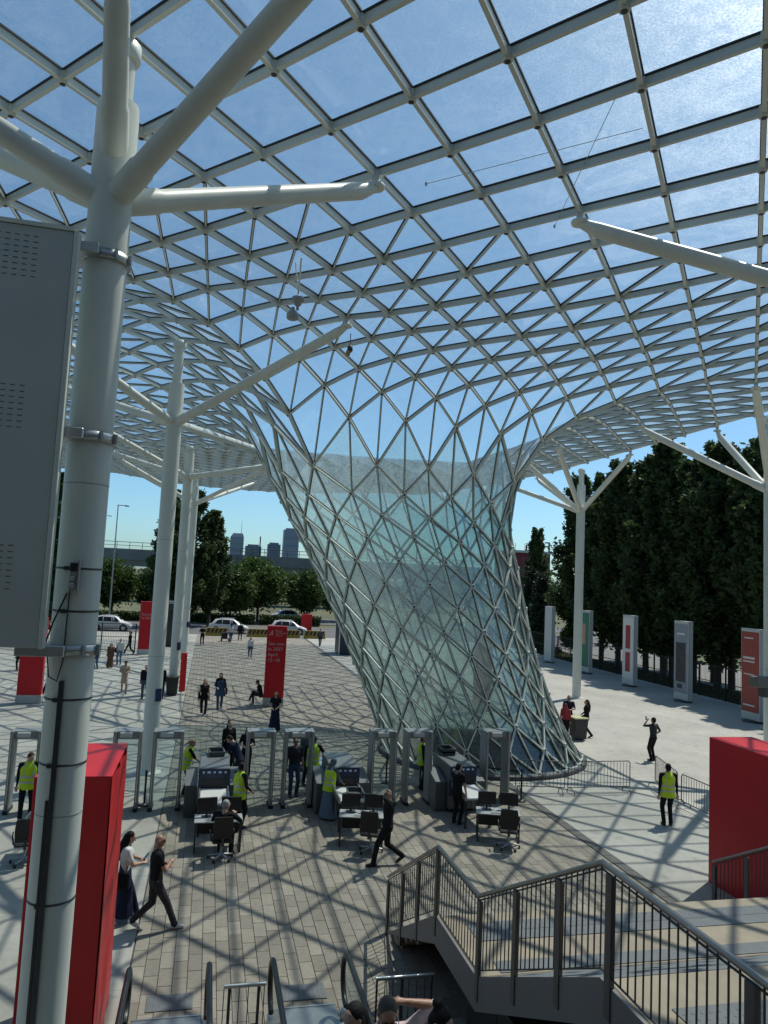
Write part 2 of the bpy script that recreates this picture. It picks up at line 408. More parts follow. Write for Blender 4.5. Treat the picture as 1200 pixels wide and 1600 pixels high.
for n_ in range(NR):
    th = math.pi / 4 - 2 * math.pi * (n_ + th0) / NR
    addn(('b', n_), [AXX[0] + ARD[0] * math.cos(th), AXY[0] + ARD[0] * math.sin(th), 0.12], True)
def ringk0(n_):    # n-th node on lattice ring K0 in perimeter order
    s = 2 * (n_ % NR); k = K0
    if s < 2 * k: a, b = k, k - s
    elif s < 4 * k: a, b = k - (s - 2 * k), -k
    elif s < 6 * k: a, b = -k, -k + (s - 4 * k)
    else: a, b = -k + (s - 6 * k), k
    return nodes[(CI + a, CJ + b)]
def rn(m, n_): return ringk0(n_) if m == 0 else nodes[('r', m, n_ % NR)]
edges = set(); braces = set(); panes = []      # panes: (verts, on_funnel)
def E(a, b): edges.add((min(a, b), max(a, b)))
for (key, q) in list(nodes.items()):
    if key[0] in ('r', 'b'): continue
    i, j = key
    for d in ((1, 1), (-1, 1)):
        k2 = (i + d[0], j + d[1])
        if k2 in nodes: E(q, nodes[k2])
for i in range(-20, 25):
    for j in range(-9, 58):
        if (i + j) % 2 == 0: continue
        a, b = i - CI, j - CJ; k = max(abs(a), abs(b))
        if k <= K0: continue
        ks = [(i - 1, j), (i, j - 1), (i + 1, j), (i, j + 1)]
        if not all(q in nodes for q in ks): continue
        q = [nodes[x] for x in ks]
        if k <= (15 if abs(b) > abs(a) else 14):
            if abs(a) > abs(b): panes += [((q[0], q[1], q[2]), False), ((q[0], q[2], q[3]), False)]; braces.add((q[0], q[2]))
            else: panes += [((q[0], q[1], q[3]), False), ((q[1], q[2], q[3]), False)]; braces.add((q[1], q[3]))
        else: panes.append((tuple(q), False))
# ring K0 quads: outer lattice node, two ring nodes, inner ring-1 node
for n_ in range(NR):
    s = 2 * n_ + 1; k = K0
    if s < 2 * k: a, b = k, k - s; o = (a + 1, b)
    elif s < 4 * k: a, b = k - (s - 2 * k), -k; o = (a, b - 1)
    elif s < 6 * k: a, b = -k, -k + (s - 4 * k); o = (a - 1, b)
    else: a, b = -k + (s - 6 * k), k; o = (a, b + 1)
    top = nodes[(CI + o[0], CJ + o[1])]; A, B, I = ringk0(n_), ringk0(n_ + 1), nodes[('r', 1, n_)]
    E(A, I); E(B, I); braces.add((top, I)); panes += [((top, A, I), True), ((top, I, B), True)]
for m in range(1, NRING + 1):
    for n_ in range(NR):
        # node (m,n): between (m-1, n) and (m-1, n+1) if m odd, (m-1,n-1),(m-1,n) if m even
        I = rn(m, n_)
        A, B = (rn(m - 1, n_), rn(m - 1, n_ + 1)) if m % 2 else (rn(m - 1, n_ - 1), rn(m - 1, n_))
        if m > 1:
            E(A, I); E(B, I)
            T = rn(m - 2, n_)
            braces.add((T, I)); panes += [((T, A, I), True), ((T, I, B), True)]
for n_ in range(NR):     # half quads at the foot
    T = rn(NRING - 1, n_); bq = nodes[('b', n_)]
    A, B = (rn(NRING, n_ - 1), rn(NRING, n_)) if NRING % 2 else (rn(NRING, n_), rn(NRING, n_ + 1))
    braces.add((T, bq)); panes += [((T, A, bq), True), ((T, bq, B), True)]
    E(A, bq); E(bq, B)
P = np.array(pos)
nb = [[] for _ in pos]
for a, b in edges: nb[a].append(b); nb[b].append(a)
RK = np.full(len(pos), 99)
for k_, q in nodes.items():
    if k_[0] not in ('r', 'b'): RK[q] = max(abs(k_[0] - CI), abs(k_[1] - CJ))
    elif k_[0] == 'r' and k_[1] == 1: RK[q] = 3
free = [q for q in range(len(pos)) if RK[q] <= 9 and len(nb[q]) >= 4]
for it in range(16):
    Q = P.copy()
    for q in free:
        mq = P[nb[q]].mean(0)
        Q[q, :2] = 0.5 * P[q, :2] + 0.5 * mq[:2]
        k = RK[q]
        if k >= 4: Q[q, 2] = 14.15 + (roof_z(Q[q, 0], Q[q, 1]) - 14.15) * min(max((k - 4) / 6.0, 0), 1) - {4: 3.0, 5: 1.42, 6: .66, 7: .28, 8: .11, 9: .03}.get(k, 0)
    P = Q
# normals: up on the roof, towards the axis on the funnel
NRM = np.zeros_like(P); fixedpanes = []
for vsx, fun in panes:
    p = P[list(vsx)]; nn = np.cross(p[1] - p[0], p[2] - p[0])
    c = p.mean(0); z = c[2]
    ref = np.array([0, 0, 1.0]) if z > 12.6 else np.array([np.interp(z, AX, AXX) - c[0], np.interp(z, AX, AXY) - c[1], 0.3])
    if nn @ ref < 0: vsx = tuple(reversed(vsx)); nn = -nn
    fixedpanes.append((vsx, fun))
    for q in vsx: NRM[q] += nn
NRM /= np.maximum(np.linalg.norm(NRM, axis=1, keepdims=True), 1e-9)
BASE = (11.3, 29.2, 0.0)
canopy = thing('glass_canopy', 'vast wavy glass and white steel grid roof swirling down into a funnel', 'glass roof', BASE)
OFF = np.array(BASE)
def seen_size(pts):   # projected size in the picture, 0 if out of frame
    c = pts.mean(0) - np.array(EYE); d = c @ np.array(_f)
    if d < 1: return 0
    x, y = 1150 * (c @ np.array(_r)) / d, 1150 * (c @ np.array(_u)) / d
    if abs(x) > 660 or abs(y) > 860: return 0
    q = pts - np.array(EYE); dd = np.maximum(q @ np.array(_f), .5)
    u_, v_ = q @ np.array(_r) / dd, q @ np.array(_u) / dd
    return (u_.max() - u_.min()) * (v_.max() - v_.min())
def bar_matrix(a, b, n, drop):
    d = b - a; L = np.linalg.norm(d); d = d / L
    n = n - d * (n @ d); n /= np.linalg.norm(n); s_ = np.cross(n, d)
    c = (a + b) / 2 - n * drop
    return Matrix(((d[0] * L, s_[0], n[0], c[0]), (d[1] * L, s_[1], n[1], c[1]), (d[2] * L, s_[2], n[2], c[2]), (0, 0, 0, 1)))
def bar_mesh(name, w, h, cap):
    mb = MB().box((0, 0, 0), (1, w, h), BEAM)
    # flange along the lower edge and the dark gasket under the glass
    mb.box((0, 0, -h / 2 - 0.012), (1, w * 1.3, 0.018), BEAM)
    if cap: mb.box((0, 0, h / 2 + 0.016), (1, w + 0.04, 0.03), GASKET)
    return mb
def bars(name, lst, w, h, drop, limit, cap=True, wf=None):
    mbx = bar_mesh(name, w, h, cap); me = mbx.mesh(name)
    lst = sorted(lst, key=lambda e: -seen_size(P[list(e)]))
    tv = np.array(mbx.v); tf = mbx.f; restm = MB(); restm.mats = list(mbx.mats)
    for idx, (a, b) in enumerate(lst):
        M = bar_matrix(P[a] - OFF, P[b] - OFF, NRM[a] + NRM[b], drop)
        if idx < limit:
            o = link(name, me, canopy); o.matrix_basis = M
        else:
            A = np.array(M); pts = tv @ A[:3, :3].T + A[:3, 3]; b0 = len(restm.v)
            restm.v += [tuple(p) for p in pts]
            restm.f += [tuple(b0 + q for q in f) for f in tf]; restm.m += mbx.m; restm.sm += mbx.sm
    if restm.v: tag(restm.build(name + '_grid', canopy), kind='stuff')
roof_e = [e for e in edges if max(P[e[0]][2], P[e[1]][2]) > 11.2]; fun_e = [e for e in edges if max(P[e[0]][2], P[e[1]][2]) <= 11.2]
bars('beam', roof_e, 0.052, 0.115, 0.085, 300)
bars('funnel_beam', fun_e, 0.045, 0.058, 0.056, 300)
bars('brace', list(braces), 0.029, 0.04, 0.048, 300, True)
# glass panes
big = sorted(fixedpanes, key=lambda e: -seen_size(P[list(e[0])]))
restp = MB()
for idx, (vsx, fun) in enumerate(big):
    p = P[list(vsx)] + NRM[list(vsx)] * 0.012; c = p.mean(0)
    p = c + (p - c) * 0.985
    m = FUNGLASS if fun else ROOFGLASS
    if idx < 300: MB().add(p - OFF, [tuple(range(len(p)))], m).build('pane', canopy)
    else: restp.add(p - OFF, [tuple(range(len(p)))], m)
tag(restp.build('pane_grid', canopy), kind='stuff')
# node hubs
hub = MB().lathe([(0.06, -0.20), (0.075, -0.19), (0.075, -0.01)], BEAM, 10); hub.lathe([(0.04, -0.212), (0.045, -0.201)], DARKM, 8)
hme = hub.mesh('hub'); hv = np.array(hub.v)
order = sorted(range(len(P)), key=lambda q: -(1.0 / (np.linalg.norm(P[q] - np.array(EYE))) if seen_size(np.array([P[q] - .1, P[q] + .1])) > 0 else 0))
resth = MB(); resth.mats = list(hub.mats)
for idx, q in enumerate(order):
    fz = 1.0 if P[q][2] > 11.2 else 0.72
    rot = Vector(NRM[q]).to_track_quat('Z', 'Y').to_matrix().to_4x4()
    M = Matrix.Translation(Vector(P[q] - OFF)) @ rot @ Matrix.Diagonal((1, 1, fz, 1))
    if idx < 300: o = link('hub', hme, canopy); o.matrix_basis = M
    else:
        A = np.array(M); pts = hv @ A[:3, :3].T + A[:3, 3]; b0 = len(resth.v)
        resth.v += [tuple(x) for x in pts]; resth.f += [tuple(b0 + t for t in f) for f in hub.f]; resth.m += hub.m; resth.sm += hub.sm
tag(resth.build('hub_grid', canopy), kind='stuff')
# edge tube along the right and far rims, foot ring
eb = MB()
xr = [q for k_, q in nodes.items() if k_[0] not in ('r', 'b') and k_[0] == 24]; xr.sort(key=lambda q: P[q][1])
eb.tube([P[q] - OFF for q in xr], 0.11, BEAM, 8)
eb.build('edge_tube', canopy)
yr = [q for k_, q in nodes.items() if k_[0] not in ('r', 'b') and k_[1] == 57]; yr.sort(key=lambda q: P[q][0])
MB().tube([P[q] - OFF for q in yr], 0.11, BEAM, 8).build('edge_tube', canopy)
MB().lathe([(4.22, 0.0), (4.22, 0.14), (4.12, 0.16), (3.8, 0.16), (3.8, 0.0)], mat('dark funnel kerb', (0.05, 0.052, 0.05), 0.6, var=0.2, scale=4), 64).build('foot_kerb', canopy, (0, 0, 0.004))
base = [Vector(P[nodes[('r', NRING, n_)]]) for n_ in range(NR)] + [Vector(P[nodes[('b', n_)]]) for n_ in range(NR)]
sme = MB().lathe([(0.1, 0.0), (0.1, 0.07), (0.055, 0.10), (0.055, 0.16)], STEEL, 12).mesh('foot_bearing')
for p in base: link('foot_bearing', sme, canopy, (p.x - OFF[0], p.y - OFF[1], 0.09))

def roof_at(x, y):
    q = int(np.argmin((P[:, 0] - x) ** 2 + (P[:, 1] - y) ** 2 + (P[:, 2] < 12.5) * 1e6)); return P[q]

# ================================================================== COLUMNS
def column(loc, label, struts, joint=12.05, stub=1.4, r=0.27, base_ring=True):
    x, y = loc
    t = thing('branching_column', label, 'column', (x, y, 0), group='white columns carrying the roof')
    sh = MB().lathe([(r, 0.0), (r, joint - 0.6), (r, joint - 0.595), (r * 1.0, joint + stub * 0.9), (r * 0.96, joint + stub)], STEEL, 28)
    sh.build('shaft', t)
    for zz in (3.9, 7.9): MB().lathe([(r + 0.002, zz), (r + 0.004, zz + .006), (r + 0.002, zz + .012)], GREYP, 28).build('weld_seam', t)
    MB().lathe([(r + .16, 0.004), (r + .16, .03), (r + .03, .035), (r + .012, .12)], STEEL, 24).build('base_plate', t)
    tp = roof_at(x, y)
    MB().tube([(0, 0, joint + stub - .02), (0, 0, tp[2] - 0.16)], r * 0.62, STEEL, 18).build('top_post', t)
    MB().lathe([(r * .8, -.12), (r * .85, -.1), (r * .85, .1), (r * .62, .14)], STEEL, 18).build('top_collar', t, (0, 0, tp[2] - 0.32))
    for s_ in struts:
        dx, dy = s_[0], s_[1]; jz = s_[2] if len(s_) > 2 else joint
        e = roof_at(x + dx, y + dy); ex, ey, ez = (dx, dy, s_[3]) if len(s_) > 3 else (e[0] - x, e[1] - y, e[2] - 0.34)
        d = Vector((ex, ey, ez - jz)); dn = d.normalized(); h = Vector((dn.x, dn.y, 0)).normalized()
        a = Vector((0, 0, jz)) + h * (r * 0.5)
        L = (Vector((ex, ey, ez)) - a).length
        rr = 0.155
        st = MB().tube([a, a + dn * 0.55, a + dn * 0.6, a + dn * (L - 0.4), Vector((ex, ey, ez))], [rr * 1.12, rr * 1.12, rr, rr * .95, rr * .55], STEEL, 16).build('strut', t)
        MB().lathe([(0.16, -.03), (0.17, 0.0), (.17, .03), (0.07, .05), (0.07, 0.32)], STEEL, 14).build('strut_head', st, (ex, ey, ez))
    return t
SQ = [(4.3, -6.0), (4.6, 6.0), (-4.4, -6.0), (-4.4, 6.0)]
c1 = column((-1.6, 9.9), 'nearest thick white column in front of the red box, carrying the grey board', [(4.3, 3.0), (3.9, -3.7), (-4.4, 3.0), (-4.4, -1.2), (0.12, -1.55, 12.25, 13.72)], joint=11.7, stub=1.3)
column((-1.6, 26.72), 'white branching column behind the metal detectors', SQ)
column((-1.6, 43.4), 'white column with a dark litter bin and thin red panel at its foot', SQ, joint=12.2)
column((-1.6, 60.5), 'white column with a blue plate, third from the metal detectors', SQ, joint=12.2)
column((-1.6, 76.5), 'farthest white column in the left row near the road', [(4.3, -4), (-4.4, -4)], joint=12.0, stub=0.6) if False else None
column((11.35, 9.7), 'white column standing just out of view whose strut enters top right', [(-4.95, 3.1), (3.4, -3.9), (-4.0, -3.0)], joint=11.7)
column((23.1, 26.72), 'white branching column at the right edge behind the red box', [(-5.2, 2.2), (-1.6, 2.4), (-4.4, -5.0)], joint=11.5)
column((23.1, 43.4), 'slim white branching column beside the poplars', [(-3.4, 6.0), (-6.0, -7.6), (-1.6, -7.0), (-0.4, 5.0), (-4.6, -1.5)], joint=11.9, stub=1.7)

# ================================================================== FURNISHINGS ON AND AROUND THE COLUMNS
BOARDM = mat('dark grey board', (0.50, 0.53, 0.49), 0.55, var=0.05, scale=1.0, var2=0.06, scale2=0.3)
SLOTM = mat('shaded slot', (.13, .145, .14), .7)
bd = thing('sign_board', 'big grey board with ventilation slots clamped to the nearest column', 'sign', (-3.9, 9.4, 5.9))
MB().box((0, 0, 2.53), (4.0, 0.10, 5.04), BOARDM, None, 0.008).build('panel', bd)
MB().box((2.035, 0.01, 2.53), (0.06, 0.16, 5.06), STEEL, None, 0.006).build('edge_strip', bd)
MB().box((0, 0.01, 5.08), (4.0, 0.16, 0.05), STEEL).build('top_strip', bd)
for gx, gz in ((1.58, 4.42), (1.58, 2.58), (1.62, 0.68), (.2, 4.42), (.2, 2.58), (.2, .68), (-1.2, 4.42), (-1.2, 2.58), (-1.2, .68)):
    g_ = MB()
    for a in range(6):
        for b in range(8): g_.box((gx - a * 0.105, -0.051, gz + b * 0.072), (0.056, 0.004, 0.011), SLOTM)
    g_.build('vent_slots', bd)
for zz in (4.95, 2.6, -0.04):
    br = MB(); br.box((2.0, 0.16, zz), (0.55, 0.16, 0.13), GALV, None, 0.01)
    br.lathe([(0.285, zz - .06), (0.315, zz - .06), (0.315, zz + .06), (0.285, zz + .06)], GALV, 28, (2.3, 0.5, 0))
    for a in (R(-60), R(-20), R(150)): br.box((2.3 + .335 * math.cos(a), .5 + .335 * math.sin(a), zz), (0.05, 0.03, 0.13), GALV, a)
    br.build('clamp_bracket', bd)
# straps, conduit and control box on the nearest column
for zz in (6.85, 6.33, 5.27, 4.5, 2.9):
    sp = MB().lathe([(0.272, zz - .012), (0.276, zz - .012), (0.276, zz + .012), (0.272, zz + .012)], DARKM, 28)
    sp.box((-0.10, -0.26, zz), (0.07, 0.05, 0.045), DARKM); sp.build('strap', c1)
con = MB().box((-0.045, -0.285, 3.0), (0.055, 0.045, 5.0), DARKM); con.box((-0.10, -0.272, 2.3), (0.03, 0.03, 3.6), DARKM); con.build('conduit', c1)
MB().tube([(-0.30, -0.15, 5.9), (-0.2, -0.27, 6.2), (-0.07, -0.29, 6.55)], 0.011, BLACK, 6).build('cable', c1)
MB().tube([(-0.25, -0.2, 5.8), (-0.2, -0.28, 5.55), (-0.1, -0.3, 5.5), (-0.05, -0.3, 5.75), (-0.04, -0.3, 6.6)], 0.009, BLACK, 6).build('cable', c1)
cb = thing('control_box', 'small grey control box with two dials strapped on the nearest column', 'box', (-1.60, 9.56, 6.60))
MB().box((0.0, 0.02, 0.16), (0.10, 0.10, 0.34), GREYP, None, 0.008).build('casing', cb)
MB().box((-0.005, -0.033, 0.265), (0.08, 0.012, 0.10), BLACK).build('display', cb)
for zz in (0.13, 0.05):
    d_ = MB().lathe([(0.032, 0), (0.032, 0.016), (0.016, 0.02)], GALV, 14).build('dial', cb, (-0.005, -0.03, zz)); d_.rotation_euler = (R(90), 0, 0)
MB().box((0.06, 0.0, 0.17), (0.012, 0.14, 0.38), ALU).build('side_plate', cb)
NAVY = mat('navy blue plate', (0.012, 0.02, 0.10), 0.5)
for o in list(scene.objects):
    if o.name.startswith('branching_column') and o.location.y > 20 and o.location.x < 0:
        pl = MB().box((0.17, -0.215, 2.62), (0.22, 0.05, 0.42), NAVY, R(38)).build('plate', o)

# red boxes
def red_box(label, x0, x1, y0, y1, h, folds):
    t = thing('red_box', label, 'box', ((x0 + x1) / 2, (y0 + y1) / 2, 0), group='tall red boxes')
    w, d = (x1 - x0), (y1 - y0)
    MB().box((0, 0, h / 2), (w - .04, d - .04, h - .02), RED).build('core', t)
    MB().box((0, -d / 2 + .01, h / 2), (w - .012, .02, h), RED, None, .004).build('front_panel', t)
    MB().box((0, d / 2 - .01, h / 2), (w - .012, .02, h), RED, None, .004).build('back_panel', t)
    for sx in (-1, 1):
        if folds and sx > 0:      # loose fabric with creases
            n, mzz = 22, 50; vs_ = []; fs = []
            for a in range(n + 1):
                for b in range(mzz + 1):
                    u, v = a / n, b / mzz
                    amp = 0.035 * math.sin(math.pi * u)
                    off = amp * (math.sin(u * 9 + v * 7) * .5 + math.sin(u * 21 - v * 12) * .3 + .6) + 0.012 * math.sin(u * 14 + 3 * v)
                    vs_.append((w / 2 + 0.004 + max(off, 0), -d / 2 + u * d, 0.01 + v * (h - 0.02)))
            for a in range(n):
                for b in range(mzz): q = a * (mzz + 1) + b; fs.append((q, q + mzz + 1, q + mzz + 2, q + 1))
            MB().add(vs_, fs, RED, True).build('fabric_side', t)
        else: MB().box((sx * (w / 2 - .004), 0, h / 2), (.02, d - .012, h), RED, None, .004).build('side_panel', t)
    MB().box((0, 0, h + .008), (w + .006, d + .006, .018), RED, None, .004).build('top_panel', t)
    return t
red_box('tall red box with creased fabric side behind the nearest white column', -2.12, -1.13, 11.0, 13.0, 4.0, True)
red_box('tall red box behind the staircase railing at the right edge', 12.24, 13.45, 12.4, 16.2, 3.4, False)

# red totems
def totem(x, y, h, w, d, label, rz=0.0, texts=(), thin=False):
    t = thing('red_totem', label, 'totem', (x, y, 0), rz, group='red totems')
    if not thin: MB().box((0, 0, 0.2), (w + .05, d + .05, 0.4), CONCR, None, .015).build('plinth', t)
    z0 = 0.02 if thin else 0.4
    b = MB().box((0, 0, (h + z0) / 2), (w, d, h - z0), RED, None, .01).build('panel', t)
    for (s_, body, tx, tz) in texts: put_text('lettering', body, s_, mat('shade-dimmed white lettering', (.50, .42, .41), .6), b, (tx, -d / 2 - .003, tz), ext=.003)  # white dimmed in its colour for the totem's shaded face
    return t
t_ = totem(3.68, 39.84, 4.15, 1.04, 0.36, 'red totem with white lettering and a person sitting at its foot', R(-4),
      [(0.255, 'See you', -.42, 3.15), (0.255, 'in 2027', -.42, 2.86), (0.255, 'April', -.42, 2.57), (0.255, '13\u201318', -.42, 2.28),
       (0.135, 'Salone', -.08, 3.86), (0.135, 'del Mobile.', -.08, 3.74), (0.135, 'Milano', -.08, 3.62)])
lg = MB().tube([(-.38, -.187, 3.64), (-.24, -.187, 3.92)], .016, WHITEP, 6); lg.tube([(-.22, -.187, 3.84), (-.26, -.187, 3.66)], .016, WHITEP, 6); lg.build('logo', t_)
t2 = totem(-4.73, 62.6, 4.2, 1.04, 0.4, 'red totem with faint white lettering standing beyond the far pedestrians', R(10), [(0.26, 'See you', -.42, 3.1), (0.26, 'in 2027', -.42, 2.8)])
totem(-8.27, 39.96, 4.2, 1.12, 0.4, 'plain red totem on a concrete plinth below the grey board')
totem(-1.12, 44.15, 2.15, 0.34, 0.2, 'narrow red panel beside the dark litter bin', 0, (), True)
totem(11.84, 90.4, 2.2, 1.3, 0.3, 'small far red panel by the road beside the parked car', 0, (), True)
totem(14.9, 38.6, 4.3, 0.95, 0.36, 'red totem seen through the glass of the funnel')

# banner pillars on the right
PALE = mat('pale pillar sheet', (0.50, 0.53, 0.51), 0.5, var=0.04, scale=1)
def banner(x, y, label, col, shapes, bare=False):
    t = thing('banner_pillar', label, 'pillar', (x, y, 0), group='banner pillars along the fence')
    MB().lathe([(.62, 0.004), (.62, .05), (.55, .07)], DARKM, 6).build('base', t)
    MB().box((0, 0, 2.6), (.36, 1.45, 4.95), PALE, None, .012).build('body', t)
    MB().box((0, 0, 5.1), (.38, 1.47, .05), PALE).build('cap', t)
    MB().box((-.1, -.735, 2.6), (.012, .02, 4.9), GREYP).build('seam', t)
    if not bare:
        pr = MB().box((-.185, 0, 2.75), (.012, 1.36, 4.4), col).build('print', t)
        for (yy, zz, sy, sz, m) in shapes: MB().box((-.195, yy, zz), (.008, sy, sz), m).build('motif', pr)
    return t
GRN = mat('green print', (0.02, 0.16, 0.09), 0.5); RUST = mat('rust red print', (0.30, 0.045, 0.03), 0.5, var=.1, scale=3)
PSKY = mat('grey blue print', (0.23, 0.26, 0.31), 0.5, var=.1, scale=2); DPR = mat('dark image print', (0.02, 0.022, 0.028), 0.5, var=.8, scale=5)
PW_ = mat('white print ground', (0.62, 0.62, 0.60), 0.5); CRIM = mat('crimson print', (0.28, 0.015, 0.03), 0.5); SKINP = mat('tan print', (0.45, 0.25, 0.17), .5)
banner(30.9, 63.4, 'farthest pale pillar along the fence, showing only its edge', PALE, [], True)
banner(30.6, 56.0, 'banner pillar with a green print half hidden by the slim column', GRN, [(0.1, 3.2, .5, 1.7, SKINP), (.1, 1.6, .5, .9, GRN)])
banner(30.3, 49.0, 'banner pillar with crimson diamond shapes on white', PW_, [(0.0, 3.55, .62, 1.7, CRIM), (0, 1.75, .62, 1.4, CRIM)])
banner(30.1, 42.46, 'banner pillar with a dark city picture on grey blue print', PSKY, [(0, 2.5, 1.0, 2.5, DPR), (0.1, .98, .5, .28, DPR), (0, 4.3, .8, .12, PW_)])
banner(29.85, 35.86, 'rust red banner pillar nearest the red box on the right', RUST, [(.1, 4.6, .7, .07, PW_), (.1, 3.5, .9, .12, PW_), (.1, 3.3, .9, .08, PW_), (.1, 2.6, .8, .06, PW_), (.1, .9, .9, .08, PW_)])

# ================================================================== SECURITY CHECK
DETM = mat('detector grey laminate', (0.22, 0.24, 0.24), 0.4, var=0.05, scale=2)
def detector(x0, x1, label):
    w = x1 - x0
    t = thing('metal_detector', label, 'detector', ((x0 + x1) / 2, 22.8, 0), group='walk-through metal detectors in a row')
    for sx in (-1, 1):
        MB().box((sx * (w / 2 - .045), 0, 1.13), (.09, .58, 2.20), DETM, None, .015).build('side_panel', t)
        MB().box((sx * (w / 2 - .045), 0, .05), (.13, .64, .10), BLACK, None, .01).build('foot', t)
        MB().box((sx * (w / 2 - .045), -.294, 1.2), (.03, .008, 1.9), GALV).build('light_strip', t)
    MB().box((0, 0.02, 2.12), (w - .18, .50, .22), DETM, None, .012).build('header', t)
    MB().box((0, 0, 2.24), (w, .58, .03), DETM).build('top_rim', t) if False else None
    MB().box((-.05, -.26, 2.13), (w * .42, .07, .13), PALE, None, .01).build('control_unit', t)
    return t
for (a, b, lab) in [(-5.06, -4.26, 'leftmost metal detector gate, beside the guard left of the nearest column'),
                    (-2.36, -1.58, 'metal detector gate just right of the red box, left of a black post'),
                    (-1.27, -0.42, 'metal detector gate left of the first x-ray machine'),
                    (1.40, 2.24, 'metal detector gate right of the first x-ray machine'),
                    (2.52, 3.40, 'metal detector gate with a man in jeans standing in it'),
                    (5.18, 5.98, 'metal detector gate right of the middle x-ray machine'),
                    (6.30, 7.13, 'metal detector gate left of the last x-ray machine'),
                    (8.90, 9.72, 'rightmost metal detector gate, behind the desk with an empty chair')]:
    detector(a, b, lab)
XGREY = mat('x-ray machine grey', (0.125, 0.14, 0.145), 0.45, var=.05, scale=3); XBLUE = mat('x-ray navy panel', (0.012, 0.022, 0.06), 0.4)
ROLL = mat('white roller bed', (0.62, 0.64, 0.62), 0.3, var=.04, scale=6); TRAYM = mat('grey plastic tray', (0.07, 0.085, 0.09), 0.5)
ICON = mat('pale blue print', (0.45, 0.6, 0.8), 0.5)
def xray(x, label):
    t = thing('xray_machine', label, 'x-ray machine', (x, 22.5, 0), group='baggage x-ray machines')
    tb = MB(); tb.span((-.42, -.8, .95), (.42, .95, 1.40), XGREY, .02); tb.span((-.42, -.8, .12), (-.32, .95, .96), XGREY); tb.span((.32, -.8, .12), (.42, .95, .96), XGREY); tb.span((-.40, -.78, .12), (.40, .93, .55), XGREY)
    tb.build('tunnel_body', t)
    fp = MB().span((-.43, -.835, .52), (.43, -.803, 1.38), XBLUE, .006).build('front_panel', t)
    for k in range(5): MB().box((-.30 + k * .15, -.839, 1.29), (.09 if k % 2 else .06, .006, .055), ICON).build('pictogram', fp)
    for k in range(8): MB().box((-.28 + k * .08, -.845, .80), (.072, .012, .62), BLACK).build('curtain_strip', t)
    rt = MB(); rt.span((-.36, -2.25, .80), (.36, -.86, .86), ROLL, .006); rt.build('roller_bed', t)
    for sx in (-1, 1): MB().span((sx * .385 - .02, -2.25, .78), (sx * .385 + .02, -.86, .93), ALU).build('side_rail', t)
    for sx in (-1, 1):
        for yy in (-2.15, -1.2): MB().span((sx * .36 - .025, yy - .025, 0), (sx * .36 + .025, yy + .025, .80), DARKM).build('leg', t)
    MB().span((-.36, .96, .80), (.36, 2.6, .86), ROLL, .006).build('feed_bed', t)
    for sx in (-1, 1):
        MB().span((sx * .36 - .025, 2.45, 0), (sx * .36 + .025, 2.5, .80), DARKM).build('leg', t)
        cx = sx * .62
        poly = [(-.62, 0.03), (.62, 0.03), (.62, 1.08), (.2, 1.08), (-.62, .88)]
        MB().prism(poly, cx - .17, cx + .17, XGREY, 'x').build('side_cabinet', t)
        MB().box((cx, -.63, .45), (.30, .02, .76), TRAYM).build('cabinet_door', t)
    return t
XL = [0.50, 4.22, 7.85]
xray(XL[0], 'x-ray machine left with a seated man at the desk in front')
xray(XL[1], 'middle x-ray machine with a headscarfed guard beside its white roller bed')
xray(XL[2], 'right x-ray machine with an empty office chair at its desk')
xray(-3.25, 'x-ray machine mostly hidden behind the red box and nearest column')
DESKM = mat('grey desk top', (0.33, 0.35, 0.35), 0.45, var=.05, scale=4)
def desk(x, y, rz, label):
    t = thing('desk', label, 'desk', (x, y, 0), rz, group='operator desks')
    MB().box((0, 0, .735), (1.18, .62, .03), DESKM, None, .006).build('top', t)
    for sx in (-1, 1):
        for sy in (-1, 1): MB().box((sx * .55, sy * .27, .36), (.04, .04, .72), DARKM).build('leg', t)
        MB().box((sx * .55, 0, .06), (.03, .5, .03), DARKM).build('foot_bar', t)
    MB().box((0, .27, .48), (1.04, .015, .40), BLACK).build('modesty_panel', t)
    return t
def monitor(x, y, rz, label, z=.75):
    t = thing('monitor', label, 'monitor', (x, y, z), rz, group='monitors on the operator desks')
    MB().box((0, 0, .30), (.50, .045, .34), BLACK, None, .01).build('screen', t)
    MB().box((0, .02, .10), (.05, .03, .16), DARKM).build('stand', t); MB().box((0, .0, .008), (.24, .18, .016), DARKM, None, .004).build('foot', t)
    return t
def office_chair(x, y, rz, label):
    t = thing('office_chair', label, 'chair', (x, y, 0), rz, group='black office chairs')
    MB().box((0, 0, .47), (.48, .46, .07), BLACK, None, .025).build('seat', t)
    bk = MB(); rings = []
    for k in range(7):
        u = k / 6; w = .21 + .03 * math.sin(math.pi * u); yy = -.25 - .06 * u + .03 * math.sin(math.pi * u)
        rings.append([(-w, yy - .02, .56 + .52 * u), (w, yy - .02, .56 + .52 * u), (w, yy + .025, .56 + .52 * u), (-w, yy + .025, .56 + .52 * u)])
    bk.loft(rings, BLACK, False); bk.build('backrest', t)
    MB().box((0, -.27, .5), (.07, .03, .2), DARKM).build('back_bar', t)
    MB().lathe([(.03, .12), (.03, .40), (.06, .43)], GALV, 10).build('gas_post', t)
    for k in range(5):
        a = 2 * math.pi * k / 5 + .3
        lg_ = MB().tube([(0, 0, .13), (.30 * math.cos(a), .30 * math.sin(a), .085)], [.028, .018], GALV, 8).build('base_leg', t)
        MB().box((.30 * math.cos(a), .30 * math.sin(a), .035), (.035, .055, .07), BLACK, a).build('caster', lg_)
    for sx in (-1, 1): MB().tube([(sx * .25, -.1, .47), (sx * .28, -.1, .66), (sx * .28, .14, .67)], .018, BLACK, 8).build('armrest', t)
    return t
DK = [(0.62, 19.45, 0.0), (4.30, 19.5, R(-12)), (8.08, 19.42, R(-18))]
